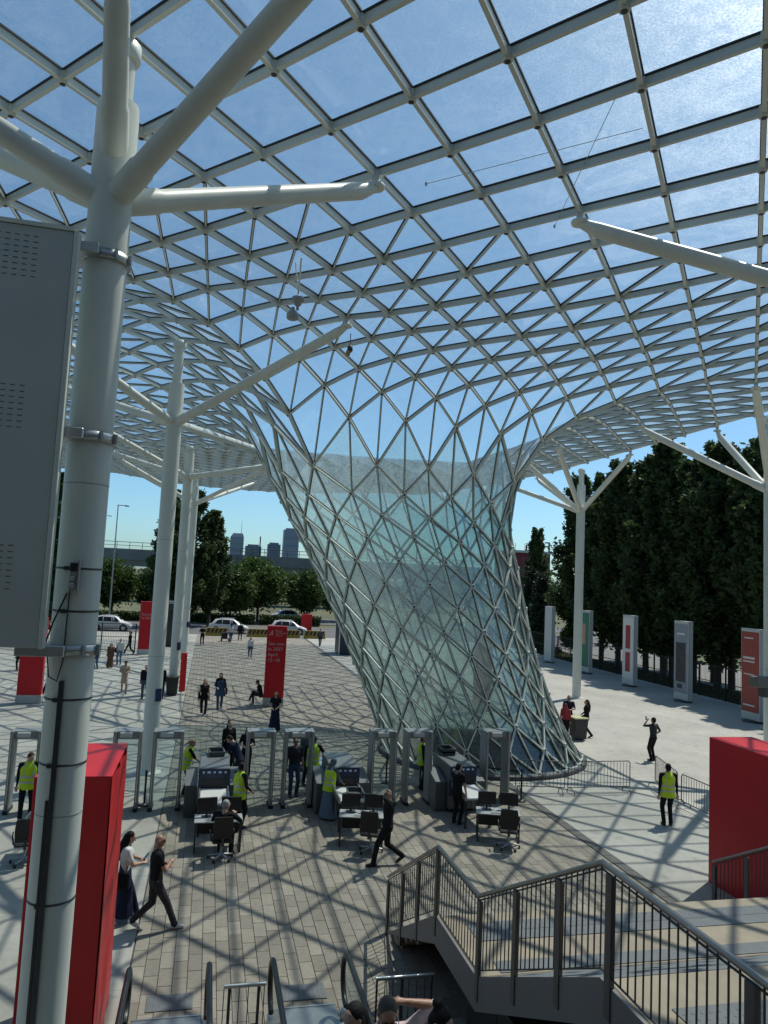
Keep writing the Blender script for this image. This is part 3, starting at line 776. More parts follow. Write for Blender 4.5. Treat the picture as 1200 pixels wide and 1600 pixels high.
names_d = ['the seated grey-haired man', 'the walking bald man', 'the empty chair']
for (x, y, rz), nm in zip(DK, names_d):
    desk(x, y, rz, 'grey operator desk in front of ' + {'the seated grey-haired man': 'the left x-ray machine', 'the walking bald man': 'the middle x-ray machine', 'the empty chair': 'the right x-ray machine'}[nm])
    c_, s_ = math.cos(rz), math.sin(rz)
    for k, (dx, dy, dr) in enumerate(((-.30, .12, R(8)), (.30, .14, R(-8)))):
        monitor(x + dx * c_ - dy * s_, y + dx * s_ + dy * c_, rz + dr, ('left' if k == 0 else 'right') + ' of the two black monitors on the desk by ' + nm)
    kb = thing('keyboard', 'pale keyboard lying on the desk by ' + nm, 'keyboard', (x + .18 * s_, y - .18 * c_, .752), rz)
    MB().box((0, 0, .01), (.42, .14, .018), PALE, None, .004).build('base', kb)
    MB().box((0, 0, .022), (.39, .115, .008), GREYP).build('keys', kb)
office_chair(.70, 18.75, R(4), 'black office chair with the grey-haired man sitting in it')
office_chair(4.42, 18.85, R(-25), 'black office chair behind the walking bald man')
office_chair(8.12, 18.75, R(-22), 'empty black office chair at the right desk')
desk(-3.15, 19.5, 0, 'grey operator desk mostly hidden behind the red box')
office_chair(-3.72, 18.95, R(10), 'black office chair at the left edge of the red box')
def tray(x, y, z, label, rz=0):
    t = thing('tray', label, 'tray', (x, y, z), rz, group='grey plastic trays')
    m = MB(); m.span((-.2, -.28, 0), (.2, .28, .02), TRAYM)
    for sx in (-1, 1): m.span((sx * .2 - .012, -.29, 0), (sx * .2 + .012, .29, .13), TRAYM); m.span((-.2, sx * .28 - .012, .0), (.2, sx * .28 + .012, .13), TRAYM)
    m.build('shell', t); r_ = MB()
    for sx in (-1, 1): r_.span((sx * .215 - .02, -.31, .125), (sx * .215 + .02, .31, .14), TRAYM); r_.span((-.235, sx * .295 - .02, .125), (.235, sx * .295 + .02, .14), TRAYM)
    r_.build('rim', t); return t
tray(-3.62, 19.55, .752, 'dark tray on the desk left of the red box')
tray(XL[0] + .05, 23.25, 1.405, 'dark tray on top of the left x-ray machine', .1)
tray(XL[1] + .12, 20.75, .865, 'dark tray on the middle white roller bed', -.1)
tray(XL[2] - .05, 23.2, 1.405, 'dark tray on top of the right x-ray machine')
tray(XL[2] - .05, 23.2, 1.47, 'upper dark tray nested in the tray on the right x-ray machine')
tray(XL[0] - .1, 24.3, .865, 'dark tray on the feed bed of the left machine')

# stanchions
def stanchion(x, y, label, h=1.0):
    t = thing('stanchion', label, 'post', (x, y, 0), group='black belt posts')
    MB().lathe([(.17, .004), (.17, .02), (.05, .045), (.03, .06)], BLACK, 20).build('base', t)
    MB().lathe([(.03, .05), (.03, h - .08)], BLACK, 12).build('post', t)
    MB().lathe([(.036, h - .09), (.036, h), (.02, h + .01)], BLACK, 12).build('head', t)
    return t
stanchion(6.29, 24.98, 'black belt post behind the gate right of the middle x-ray machine')
stanchion(10.22, 22.7, 'black belt post right of the rightmost detector gate')
s3 = stanchion(8.55, 23.6, 'black belt post between the right x-ray machine and the last gate')
MB().box((.83, -.45, .93), (1.72, .004, .05), BLACK, R(-28.3)).build('belt', s3)
stanchion(-1.42, 23.1, 'black belt post between the two detector gates behind the red box')
stanchion(1.18, 25.4, 'black belt post beside the man in navy leaning on the machine')
stanchion(-5.6, 23.4, 'black belt post at the far left gate')

# crowd barriers
BARM = mat('dark galvanised barrier steel', (0.10, 0.105, 0.105), 0.45, 0.6, var=.15, scale=8)
bar_me = MB().tube([(0, 0, .22), (0, 0, 1.02)], .008, BARM, 6).mesh('bar')
def barrier(x0, y0, x1, y1, label):
    L = math.hypot(x1 - x0, y1 - y0)
    t = thing('crowd_barrier', label, 'barrier', ((x0 + x1) / 2, (y0 + y1) / 2, 0), math.atan2(y1 - y0, x1 - x0), group='steel crowd barriers')
    h = L / 2 - .03
    fr = MB(); pts = [(-h, 0, .2), (-h, 0, .98), (-h + .06, 0, 1.05), (h - .06, 0, 1.05), (h, 0, .98), (h, 0, .2), (-h, 0, .2)]
    fr.tube(pts, .018, BARM, 8, False); fr.build('frame', t)
    n = int(L / .125)
    for k in range(1, n): link('bar', bar_me, t, (-h + 2 * h * k / n, 0, 0))
    for sx in (-1, 1):
        x = sx * (h - .12)
        MB().tube([(x, -.26, .004), (x, -.26, .07), (x, -.2, .13), (x, 0, .17), (x, .2, .13), (x, .26, .07), (x, .26, .004)], .016, BARM, 8).build('foot', t)
    return t
barrier(10.45, 23.75, 12.14, 23.42, 'crowd barrier in front of the funnel foot, nearest the belt post')
barrier(12.2, 23.42, 14.6, 23.44, 'crowd barrier on pale concrete just right of the funnel foot')
barrier(16.05, 24.2, 15.4, 21.95, 'crowd barrier between the man taking a photo and the vested guard')
barrier(15.38, 21.75, 15.42, 19.45, 'crowd barrier running behind the red box on the right')
# red hoardings far left
for k, (x0, y0, x1, y1, lb) in enumerate([(-12.4, 43.2, -10.6, 40.6, 'red cloth covered barrier nearest the plain totem'), (-12.9, 40.2, -11.0, 37.6, 'red cloth covered barrier at the left frame edge')]):
    t = thing('covered_barrier', lb, 'barrier', ((x0 + x1) / 2, (y0 + y1) / 2, 0), math.atan2(y1 - y0, x1 - x0), group='red covered barriers')
    L = math.hypot(x1 - x0, y1 - y0)
    MB().tube([(-L / 2, 0, .05), (-L / 2, 0, 1.1), (L / 2, 0, 1.1), (L / 2, 0, .05)], .02, BARM, 8).build('frame', t)
    MB().box((0, 0, .66), (L - .06, .03, .86), RED, None, .008).build('cloth', t)
    for sx in (-1, 1): MB().box((sx * (L / 2 - .2), 0, .03), (.05, .6, .05), BARM).build('foot', t)

# ================================================================== STAIRCASE
TAN = mat('tan stair stone', (0.29, 0.245, 0.18), 0.75, var=.12, scale=3, var2=.12, scale2=.5, bump=.2, bscale=80)
TACT = mat('slate tactile band', (0.12, 0.135, 0.145), 0.7, var=.1, scale=6); STRM = mat('grey stair stringer', (0.17, 0.165, 0.16), 0.5, var=.06, scale=2)
POSTM = mat('bronze grey rail post', (0.11, 0.105, 0.10), 0.42, 0.4, var=.1, scale=5); RAILM = mat('stainless handrail', (0.30, 0.29, 0.27), 0.3, 0.9, var=.06, scale=7)
SX0, SX1 = 3.86, 11.15
stair = thing('staircase', 'wide tan stone staircase with two landings and barred railings', 'staircase', (SX0, 14.6, 0))
def SO(x, y, z): return (x - SX0, y - 14.6, z)
YA0, YA, YB0, YB, YF = 3.6, 6.60, 9.75, 11.58, 14.6
ZA, ZB = 3.25, 1.65
def sspan(m, lo, hi, mt, bev=0.0): a = SO(*lo); b = SO(*hi); m.span((a[0], a[1], a[2]), (b[0], b[1], b[2]), mt, bev); return m
def flight(y0, z0, y1, z1, n):
    dy, dz = (y1 - y0) / n, (z0 - z1) / n
    for k in range(1, n):
        z = z0 - dz * k; ya = y0 + dy * (k - 1)
        st_ = sspan(MB(), (SX0 + .03, ya + .004, z - .12), (SX1 - .03, ya + dy + .03, z), TAN, .008).build('step', stair)
        sspan(MB(), (SX0 + .04, ya + dy - .03, z + .001), (SX1 - .04, ya + dy + .02, z + .005), TACT).build('nosing', st_)
flight(YA, ZA, YB0, ZB, 10); flight(YB, ZB, YF, 0.0, 10)
sspan(MB(), (SX0 + .03, YA0, ZA - .16), (SX1 - .03, YA, ZA), TAN, .01).build('upper_landing', stair)
sspan(MB(), (SX0 + .03, YB0 + .03, ZB - .16), (SX1 - .03, YB, ZB), TAN, .01).build('lower_landing', stair)
def band(y0, y1, z, dots):
    b = sspan(MB(), (SX0 + .35, y0, z + .002), (SX1 - .1, y1, z + .010), TACT).build('tactile_band', stair)
    if dots:
        d_ = MB(); nx = int((SX1 - SX0 - .5) / .09); ny = int((y1 - y0) / .09)
        for i in range(nx):
            for j in range(ny):
                p = SO(SX0 + .4 + i * .09, y0 + .045 + j * .09, z + .010); d_.lathe([(.022, 0), (.012, .006)], TACT, 6, p)
        tag(d_.build('tactile_studs', b), kind='stuff')
band(10.98, 11.28, ZB, True); band(10.70, 10.97, ZB, False); band(9.82, 10.12, ZB, False)
band(5.72, 6.05, ZA, True); band(5.38, 5.71, ZA, False)
def prof(dz):   # side profile of the stair following the slope
    return [(YA0, ZA + dz), (YA, ZA + dz), (YB0, ZB + dz), (YB, ZB + dz), (YF, 0 + dz)]
for x in (SX0 - .02, SX1 - .02):
    up = prof(.02); lo = prof(-.42); lo = [(y, max(z, .004)) for y, z in lo]
    poly = [(y - 14.6, z) for y, z in up] + [(y - 14.6, z) for y, z in reversed(lo)]
    MB().prism(poly, x - SX0 - .02, x - SX0 + .02, STRM, 'x').build('stringer', stair)
sf = prof(-.40); sv = []; 
for y, z in sf: sv += [SO(SX0 + .05, y, max(z, .006)), SO(SX1 - .05, y, max(z, .006))]
MB().add(sv, [(2 * k, 2 * k + 1, 2 * k + 3, 2 * k + 2) for k in range(4)], STRM).build('soffit', stair)
sspan(MB(), (SX0 + .5, YA0, 0.0), (SX0 + .56, YB + .3, 2.6), DARKM).build('under_wall', stair) if False else None
bal_me = MB().box((0, 0, .5), (.012, .012, 1.0), DARKM).mesh('baluster')
def zprof(y): return float(np.interp(y, [YA0, YA, YB0, YB, YF], [ZA, ZA, ZB, ZB, 0.0]))
def railing(x):
    rl = link('railing', None, stair, SO(x, 14.6, 0))
    def L_(y, z): return (0, y - 14.6, z)
    ys = [YF + .05, YB, YB0, YA, 4.55, YA0]
    MB().tube([L_(y, zprof(y) + 1.06) for y in ys], .030, RAILM, 12).build('handrail', rl)
    MB().tube([L_(y, zprof(y) + .10) for y in ys], .010, DARKM, 6).build('bottom_rail', rl)
    MB().tube([L_(y, zprof(y) + 1.0) for y in ys], .010, DARKM, 6).build('top_rail', rl)
    posts = [YF, 13.6, 12.6, YB + .02, 9.72, 8.55, 7.45, 6.45, 4.6]
    for y in posts:
        z = zprof(y)
        p = MB().box(L_(y, z + .36), (.05, .11, 1.28), POSTM, None, .004).build('post', rl)
        MB().box((0.028, y - 14.6, z - .2), (.02, .16, .26), POSTM).build('fixing_plate', p)
    y = YA0 + .06; k = 0
    while y < YF - .03:
        if min(abs(y - q) for q in posts) > .06:
            o = link('baluster', bal_me, rl, L_(y, zprof(y) + .10)); o.scale = (1, 1, .93)
        y += .118
railing(SX0 - .03); railing(SX1 + .03)
# guard rails by the escalators, then dark sheets for the stair's shade
g1 = thing('guard_rail', 'steel guard rail between the right escalator and the staircase', 'railing', (3.25, 11.3, 0))
MB().tube([(-.42, 0, .92), (.5, 0, .92)], .03, ALU, 10).build('top_bar', g1)
for x in (-.4, .0, .46): MB().tube([(x, 0, 0), (x, 0, .92)], .016, DARKM, 8).build('post', g1)
for k in range(1, 7): MB().tube([(-.4 + k * .125, 0, .1), (-.4 + k * .125, 0, .9)], .007, DARKM, 6).build('bar', g1)
g2 = thing('guard_rail', 'short steel guard rail between the two escalators', 'railing', (.90, 11.4, 0))
MB().tube([(-.3, 0, .92), (.3, 0, .92)], .03, ALU, 10).build('top_bar', g2)
for x in (-.22, .2): MB().tube([(x, 0, 0), (x, 0, .92)], .022, DARKM, 8).build('post', g2)
for x in (-.30, -.08, .05, .28): MB().tube([(x, 0, .02), (x, 0, .9)], .007, DARKM, 6).build('bar', g2)
g3 = thing('guard_rail', 'steel guard rail behind the nearest column at the bottom left', 'railing', (-1.7, 11.0 - .35, 0))
MB().tube([(-1.2, 0, .92), (.62, 0, .92)], .03, ALU, 10).build('top_bar', g3)
for x in (-1.1, -.5, .1, .56): MB().tube([(x, 0, 0), (x, 0, .92)], .020, DARKM, 8).build('post', g3)
for k in range(12): MB().tube([(-1.0 + k * .125, 0, .1), (-1.0 + k * .125, 0, .9)], .007, DARKM, 6).build('bar', g3)
# dark sheets added where only deep shade lies under the upper flight
uw = thing('stair_shade_panels', 'dark sheets standing in for the deep shade under the staircase', 'wall', (3.95, 9.5, 0))
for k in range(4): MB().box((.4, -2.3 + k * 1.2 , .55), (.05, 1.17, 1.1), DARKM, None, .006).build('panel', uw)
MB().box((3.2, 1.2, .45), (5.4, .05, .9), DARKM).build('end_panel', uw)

# ================================================================== ESCALATORS
HANDR = mat('black rubber handrail', (0.014, 0.018, 0.02), 0.35); STEPM = mat('ribbed escalator steel', (0.16, 0.165, 0.17), 0.4, 0.7, var=.1, scale=10)
PLATE = mat('escalator floor plate', (0.30, 0.33, 0.34), 0.35, 0.7, var=.1, scale=8)
def escalator(xc, label):
    t = thing('escalator', label, 'escalator', (xc, 12.4, 0), group='escalators rising to the upper floor')
    yb = 9.2 - 12.4
    MB().box((0, -.75, .004), (1.02, 1.5, .012), PLATE).build('floor_plate', t)
    MB().box((0, -.02, .012), (1.04, .035, .012), ALU).build('plate_edge', t)
    for k in range(17):
        y = -1.75 - .4 * k; z = .004 + max(0, (yb - (y - .2)) * .577)
        st_ = MB().box((0, y, z - .08), (.98, .41, .16), STEPM).build('step', t)
        MB().box((0, y + .19, z + .003), (.98, .03, .006), mat('yellow step line', (.45, .35, .03), .6)).build('step_line', st_)
    for sx in (-1, 1):
        x = sx * .58
        def rail(z):    # centreline above the floor
            pts = []
            for k in range(13):
                a = -math.pi / 2 + math.pi * k / 12
                pts.append((x, -.55 + .36 * math.cos(a), z - .36 + .36 * math.sin(a)))
            pts += [(x, yb + .25, z), (x, yb - .4, z + .18), (x, yb - 6.6, z + 6.35 * .577)]
            return pts
        MB().tube(rail(.98), .042, HANDR, 10).build('handrail', t)
        g_ = MB(); r_ = rail(.93); lower = [(x, p[1], max(.16, p[2] - .8)) for p in r_]
        low = [(x, -.62, .16), (x, yb + .25, .16), (x, yb - .4, .36), (x, yb - 6.6, .16 + 6.4 * .577)]
        poly = r_ + list(reversed(low))
        g_.add(poly, [tuple(range(len(poly)))], CLEARGLASS); g_.build('glass_panel', t)
        sk = [(.0, 0.02), (.0, .17), (yb + .25 + .0, .17), (yb - .4, .37), (yb - 6.6, .17 + 6.4 * .577), (yb - 6.6, -.25 + 6.4 * .577), (yb - .3, -.02), (yb, .0)]
        MB().prism([(y - .4, z) if i < 2 else (y, z) for i, (y, z) in enumerate(sk)], x - .045, x + .045, ALU, 'x').build('skirt', t)
    return t
escalator(-.19, 'left escalator with black handrails below the red box')
escalator(1.93, 'right escalator with three people riding on it')
for xc, lb in ((-.17, 'dark tactile mat at the foot of the left escalator'), (1.98, 'dark tactile mat at the foot of the right escalator')):
    mt = thing('floor_mat', lb, 'mat', (xc, 12.78, .004))
    MB().box((0, .02, .007), (.72, .46, .012), TACT, None, .003).build('sheet', mt)
    d_ = MB()
    for i in range(9):
        for j in range(6): d_.lathe([(.02, 0), (.011, .005)], TACT, 6, (-.32 + i * .08, -.17 + j * .075, .013))
    tag(d_.build('studs', mt), kind='stuff')

# bins
def bin_(x, y, label, lid):
    t = thing('litter_bin', label, 'bin', (x, y, 0))
    m = mat('dark bin shell', (0.028, 0.032, 0.034), .5, var=.1, scale=4)
    MB().loft([[(-.27, -.27, .05), (.27, -.27, .05), (.27, .27, .05), (-.27, .27, .05)], [(-.33, -.33, .95), (.33, -.33, .95), (.33, .33, .95), (-.33, .33, .95)]], m, False).build('body', t)
    MB().box((0, 0, .985), (.72, .72, .06), lid, None, .015).build('lid', t)
    for sx in (-1, 1): w_ = MB().lathe([(.09, -.03), (.09, .03)], BLACK, 14).build('wheel', t, (sx * .25, .26, .09)); w_.rotation_euler = (0, R(90), 0)
    return t
bin_(-1.62, 42.75, 'dark litter bin at the foot of the second column', MATS['dark bin shell'] if 'dark bin shell' in MATS else DARKM)
bin_(16.98, 31.65, 'dark wheeled bin with a yellowish lid beside the funnel foot', mat('yellow grey lid', (.42, .42, .22), .5))

# loudspeaker cluster and camera hanging from the roof
sp = thing('loudspeaker_cluster', 'pale loudspeaker cluster hanging from the glass roof on a rod', 'loudspeaker', (1.55, 16.6, 12.75))
MB().tube([(0, -.2, 1.4), (0, 0, .62)], .02, STEEL, 8).build('rod', sp); MB().tube([(-.1, .1, 1.4), (0, 0, .62)], .014, STEEL, 8).build('rod', sp)
MB().lathe([(.03, .60), (.05, .56), (.14, .54), (.15, .46), (.09, .43), (.08, .36), (.04, .33)], GREYP, 16).build('horn', sp)
h2 = MB().lathe([(.03, .30), (.05, .22), (.10, .19), (.14, .13), (.14, .03), (.11, .0), (.05, -.02)], GREYP, 16, (-.1, 0, 0)).build('horn', sp)
MB().box((.0, 0, .3), (.06, .06, .12), GREYP).build('joint', sp)
cm = thing('security_camera', 'small camera with ochre housing hanging under the roof grid', 'camera', (3.56, 20.9, 13.45))
MB().tube([(0, 0, .62), (0, 0, .25)], .012, DARKM, 8).build('rod', cm); MB().lathe([(.03, .26), (.08, .2), (.085, .1), (.03, .03)], DARKM, 12).build('dome', cm)
MB().box((-.06, -.03, .0), (.12, .14, .16), mat('ochre housing', (.35, .25, .08), .5), None, .02).build('housing', cm)
# thin tension cables under the roof
for k, (a, b, lb) in enumerate([((3.3, 12.2, 14.0), (6.0, 9.6, 13.98), 'thin steel cable under the roof panes at upper centre'), ((6.2, 13.0, 14.05), (5.2, 9.0, 13.95), 'thin steel cable crossing the bright panes at upper right')]):
    t = thing('steel_cable', lb, 'cable', a)
    MB().tube([(0, 0, 0), (b[0] - a[0], b[1] - a[1], b[2] - a[2])], .006, GALV, 5).build('wire', t)
    MB().lathe([(.02, -.03), (.025, 0), (.02, .03)], GALV, 8).build('anchor', t)

# small metal covers in the paving
for (x, y, lb) in ((2.42, 20.75, 'small metal cover in the paving before the man in jeans'), (6.05, 20.9, 'small metal cover in the paving before the middle gates'), (9.6, 20.9, 'small metal cover in the paving right of the empty chair')):
    t = thing('metal_cover', lb, 'cover', (x, y, 0), 0, 'small metal covers in the paving')
    MB().box((0, 0, .006), (.52, .40, .010), GALV, None, .002).build('frame', t); MB().box((0, 0, .012), (.42, .30, .008), mat('dark cover plate', (.10, .10, .095), .6, .4, var=.2, scale=12)).build('plate', t)

# ================================================================== UNSEEN HALL BEHIND THE VIEWPOINT, ADDED TO DARKEN SURFACES FACING IT
hall = thing('unseen_hall', 'long unseen hall front above the escalators, added to darken surfaces facing it', 'building', (0, -4.2, 0))
HALLM = mat('dark hall cladding', (0.20, 0.195, 0.18), .6, var=.08, scale=.6)
MB().box((0, -1.0, 8.5), (90, 1.8, 17), HALLM).build('wall', hall)
hw = MB().box((0, 0, 0), (3.6, .08, 3.2), mat('dark hall glazing', (.02, .03, .035), .08)).mesh('window')
for i in range(20):
    for k in range(3): link('window', hw, hall, (-38 + i * 4, -.07, 2.4 + k * 5))

# ================================================================== TREES
def leaf_mat(name, c1, c2, trans=0.3):
    m = bpy.data.materials.new(name); m.use_nodes = True; n, l = m.node_tree.nodes, m.node_tree.links; n.clear()
    out = n.new('ShaderNodeOutputMaterial'); geo = n.new('ShaderNodeNewGeometry')
    t = n.new('ShaderNodeTexNoise'); t.inputs['Scale'].default_value = 1.1; t.inputs['Detail'].default_value = 5; l.new(geo.outputs['Position'], t.inputs['Vector'])
    w = n.new('ShaderNodeMix'); w.data_type = 'RGBA'; w.inputs['A'].default_value = (*c1, 1); w.inputs['B'].default_value = (*c2, 1)
    mr = n.new('ShaderNodeMapRange'); mr.inputs['From Min'].default_value = .35; mr.inputs['From Max'].default_value = .65; l.new(t.outputs['Fac'], mr.inputs['Value']); l.new(mr.outputs[0], w.inputs['Factor'])
    d = n.new('ShaderNodeBsdfPrincipled'); d.inputs['Roughness'].default_value = .55; d.inputs['Specular IOR Level'].default_value = .25; l.new(w.outputs['Result'], d.inputs['Base Color'])
    tr = n.new('ShaderNodeBsdfTranslucent'); l.new(w.outputs['Result'], tr.inputs[0])
    mx = n.new('ShaderNodeMixShader'); mx.inputs[0].default_value = trans; l.new(d.outputs[0], mx.inputs[1]); l.new(tr.outputs[0], mx.inputs[2]); l.new(mx.outputs[0], out.inputs[0])
    return m
LPOP = leaf_mat('poplar leaves', (0.042, 0.068, 0.025), (0.085, 0.125, 0.04), .42)
LRND = leaf_mat('lime tree leaves', (0.035, 0.07, 0.015), (0.085, 0.135, 0.03), .35)
LDRK = leaf_mat('conifer needles', (0.014, 0.028, 0.014), (0.028, 0.05, 0.024), .15)
LHDG = leaf_mat('hedge leaves', (0.03, 0.06, 0.015), (0.06, 0.10, 0.025), .25)
BARK = mat('grey brown bark', (0.075, 0.06, 0.048), .9, var=.3, scale=6)
def quads_mesh(name, Q, m):
    n = len(Q); me = bpy.data.meshes.new(name)
    me.vertices.add(4 * n); me.vertices.foreach_set('co', Q.reshape(-1).astype(np.float32))
    me.loops.add(4 * n); me.loops.foreach_set('vertex_index', np.arange(4 * n, dtype=np.int32))
    me.polygons.add(n); me.polygons.foreach_set('loop_start', np.arange(0, 4 * n, 4, dtype=np.int32))
    me.update(calc_edges=True); me.materials.append(m); return me
def leaves(C, size, rng, up=0.25):
    n = len(C); d = rng.normal(size=(n, 3)); d /= np.linalg.norm(d, axis=1, keepdims=True)
    e = np.cross(d, rng.normal(size=(n, 3))); e /= np.linalg.norm(e, axis=1, keepdims=True)
    s = (size * rng.uniform(.6, 1.3, n))[:, None]
    a, b = d * s, e * s * .62
    return np.stack([C - a, C + b * .9 - a * .1, C + a, C - b * .9 + a * .1], 1)
def poplar_pts(h, rmax, rng, nb=110, per=150, z0=.08):
    pts = []; limbs = []
    for k in range(nb):
        u = z0 + (.97 - z0) * (k + rng.uniform(0, 1)) / nb
        prof_ = min(1, (u - z0 + .05) / .16) * (1 - u) ** .55 * 1.25
        az = rng.uniform(0, 2 * math.pi); L = h * .20 * (1.05 - u * .6); out = rmax * min(prof_, 1) * rng.uniform(.55, 1.12)
        t = rng.uniform(0, 1, per) ** .7
        x = np.cos(az) * out * np.sqrt(t); y = np.sin(az) * out * np.sqrt(t); z = u * h + L * t * .8
        P_ = np.stack([x, y, np.minimum(z, h * 1.01)], 1) + rng.normal(size=(per, 3)) * np.array([.24, .24, .34]) * (.5 + .5 * (1 - u))
        pts.append(P_)
        if k % 4 == 0: limbs.append((u * h, az, out, L))
    return np.concatenate(pts), limbs
def round_pts(h, r, rng, nc=70, per=130, base=.22):
    pts = []; limbs = []
    for k in range(nc):
        d = rng.normal(size=3); d /= np.linalg.norm(d); q = rng.uniform(.45, 1.0) ** .5
        c = np.array([d[0] * r * q, d[1] * r * q, h * base + (h * (1 - base)) * (.5 + .5 * d[2] * q)])
        sg = r * .17 * rng.uniform(.7, 1.3)
        pts.append(c + rng.normal(size=(per, 3)) * np.array([sg, sg, sg * .75]))
        if k % 6 == 0: limbs.append(c)
    return np.concatenate(pts), limbs
def make_tree(kind, h, r, seed):
    rng = np.random.default_rng(seed); tr = MB()
    if kind == 'poplar':
        pts, limbs = poplar_pts(h, r, rng); cm_ = quads_mesh('crown', leaves(pts, .22, rng), LPOP)
        tr.tube([(0, 0, -.1), (.03, 0, h * .3), (0, .05, h * .7), (0, 0, h * .96)], [.24, .18, .10, .02], BARK, 9)
        for z, az, out, L in limbs: tr.tube([(0, 0, z), (out * .5 * math.cos(az), out * .5 * math.sin(az), z + L * .3), (out * .8 * math.cos(az), out * .8 * math.sin(az), z + L * .7)], [.06, .04, .012], BARK, 5)
    elif kind == 'conifer':
        pts = []
        for k in range(60):
            u = (k + .5) / 60; rr = r * (1 - u) * 1.0 + .1; az = rng.uniform(0, 6.28); t = rng.uniform(0, 1, 110)
            pts.append(np.stack([np.cos(az) * rr * t, np.sin(az) * rr * t, .5 + u * (h - .5) - t * rr * .25], 1) + rng.normal(size=(110, 3)) * .22)
        cm_ = quads_mesh('crown', leaves(np.concatenate(pts), .2, rng), LDRK); tr.tube([(0, 0, -.1), (0, 0, h * .95)], [.16, .02], BARK, 8)
    else:
        pts, limbs = round_pts(h, r, rng); cm_ = quads_mesh('crown', leaves(pts, .26, rng), LRND)
        tr.tube([(0, 0, -.1), (.05, 0, h * .3), (0, .03, h * .6)], [.22, .16, .08], BARK, 9)
        for c in limbs: tr.tube([(0, 0, h * .28), tuple(np.array([0, 0, h * .3]) * .5 + c * .5), tuple(c)], [.09, .05, .015], BARK, 5)
    return tr.mesh('trunk'), cm_
TREES = {}
for v in range(4): TREES['poplar', v] = make_tree('poplar', 18.0, 2.75, 40 + v)
for v in range(3): TREES['round', v] = make_tree('round', 9.0, 3.3, 60 + v)
TREES['conifer', 0] = make_tree('conifer', 8.0, 2.2, 80)
def tree(kind, v, x, y, s, label, name, group, sz=None):
    t = thing(name, label, 'tree', (x, y, -.12), random.uniform(0, 6.28), group)
    a, b = TREES[kind, v]; link('trunk', a, t); link('crown', b, t); t.scale = (s, s, sz or s)
    return t
pop = [(36.6, 33.0, 1.0), (36.9, 37.2, .97), (36.5, 41.0, 1.02), (37.3, 44.2, .96), (36.6, 47.6, 1.03), (37.2, 51.2, 1.0), (36.7, 54.4, 1.05), (37.4, 58.0, .98), (36.8, 61.5, 1.0), (37.3, 65.3, .95), (37.0, 69.5, .97),
       (39.8, 39.5, .94), (40.2, 46.0, 1.0), (40.0, 52.5, .98), (40.3, 59.5, 1.0), (40.1, 67.0, .93), (38.6, 35.2, 1.04), (38.9, 49.0, 1.02), (38.8, 56.3, .99), (39.0, 63.0, 1.03)]
POPL = ['poplar at the right frame edge behind the right column', 'second poplar from the right frame edge', 'poplar behind the rust red banner pillar', 'poplar just left of the rust red banner pillar', 'tall poplar behind the dark picture banner pillar',
        'poplar between the dark picture and crimson banner pillars', 'tallest poplar right of the slim column, behind the crimson banner', 'poplar left of the crimson banner pillar', 'poplar right behind the slim white column', 'poplar just left of the slim white column', 'last front poplar of the row, nearest the funnel',
        'rear poplar at the right behind the front row', 'rear poplar behind the rust red pillar', 'rear poplar seen between front trunks at mid row', 'rear poplar near the crimson banner pillar', 'rear poplar near the green banner pillar', 'rear poplar by the right frame edge', 'rear poplar over the dark picture banner', 'rear poplar over the crimson banner', 'rear poplar over the slim white column']
for k, ((x, y, s), lb) in enumerate(zip(pop, POPL)): tree('poplar', k % 4, x, y, s * 1.16, lb, 'poplar_tree', 'row of dark poplars on the right', s * random.uniform(.96, 1.06))
tree('poplar', 1, 39.9, 86.0, .78, 'smaller far poplar in front of the red building', 'poplar_tree', 'row of dark poplars on the right')
tree('conifer', 0, 35.0, 74.0, 1.0, 'dark conifer close to the funnel edge behind the pale pillar', 'conifer_tree', 'dark conifers')
tree('conifer', 0, 36.5, 80.0, 1.1, 'dark conifer below the red building', 'conifer_tree', 'dark conifers')
tree('round', 0, 36.6, 69.5, .38, 'small sunlit shrub behind the farthest pale pillar', 'shrub', None)
LPT = [(-5.0, 93.0, .95, .9, 'dark poplar left of the third column'), (-2.2, 95.5, 1.05, .92, 'dark poplar just behind the far columns'), (.2, 97.0, .98, .80, 'dark poplar right of the far columns, left of the towers'),
       (-14.9, 76.0, .86, .86, 'dark poplar between the grey board and the nearest column'), (-17.8, 79.0, .9, .9, 'dark poplar hidden behind the grey board edge'), (-21.5, 82.0, .9, .9, 'dark poplar far left behind the grey board')]
for k, (x, y, s, sz, lb) in enumerate(LPT): tree('poplar', (k + 1) % 4, x, y, s, lb, 'poplar_tree', 'dark poplars beyond the plaza', sz)
RT = [(7.0, 108.0, 1.02, 'round sunlit tree below the city towers'), (3.0, 103.0, .84, 'round tree between the dark poplars and the sunlit tree'), (14.2, 112.0, .84, 'shaded round tree beside the funnel edge'), (-12.9, 108.0, .88, 'round tree seen between the nearest and second columns'), (-7.8, 112.0, .74, 'round tree behind the second column'),
      (20.0, 116.0, .9, 'round tree seen through the funnel glass'), (-19.0, 112.0, .85, 'round tree left behind the nearest column')]
for k, (x, y, s, lb) in enumerate(RT): tree('round', k % 3, x, y, s, lb, 'round_tree', 'round trees along the road')
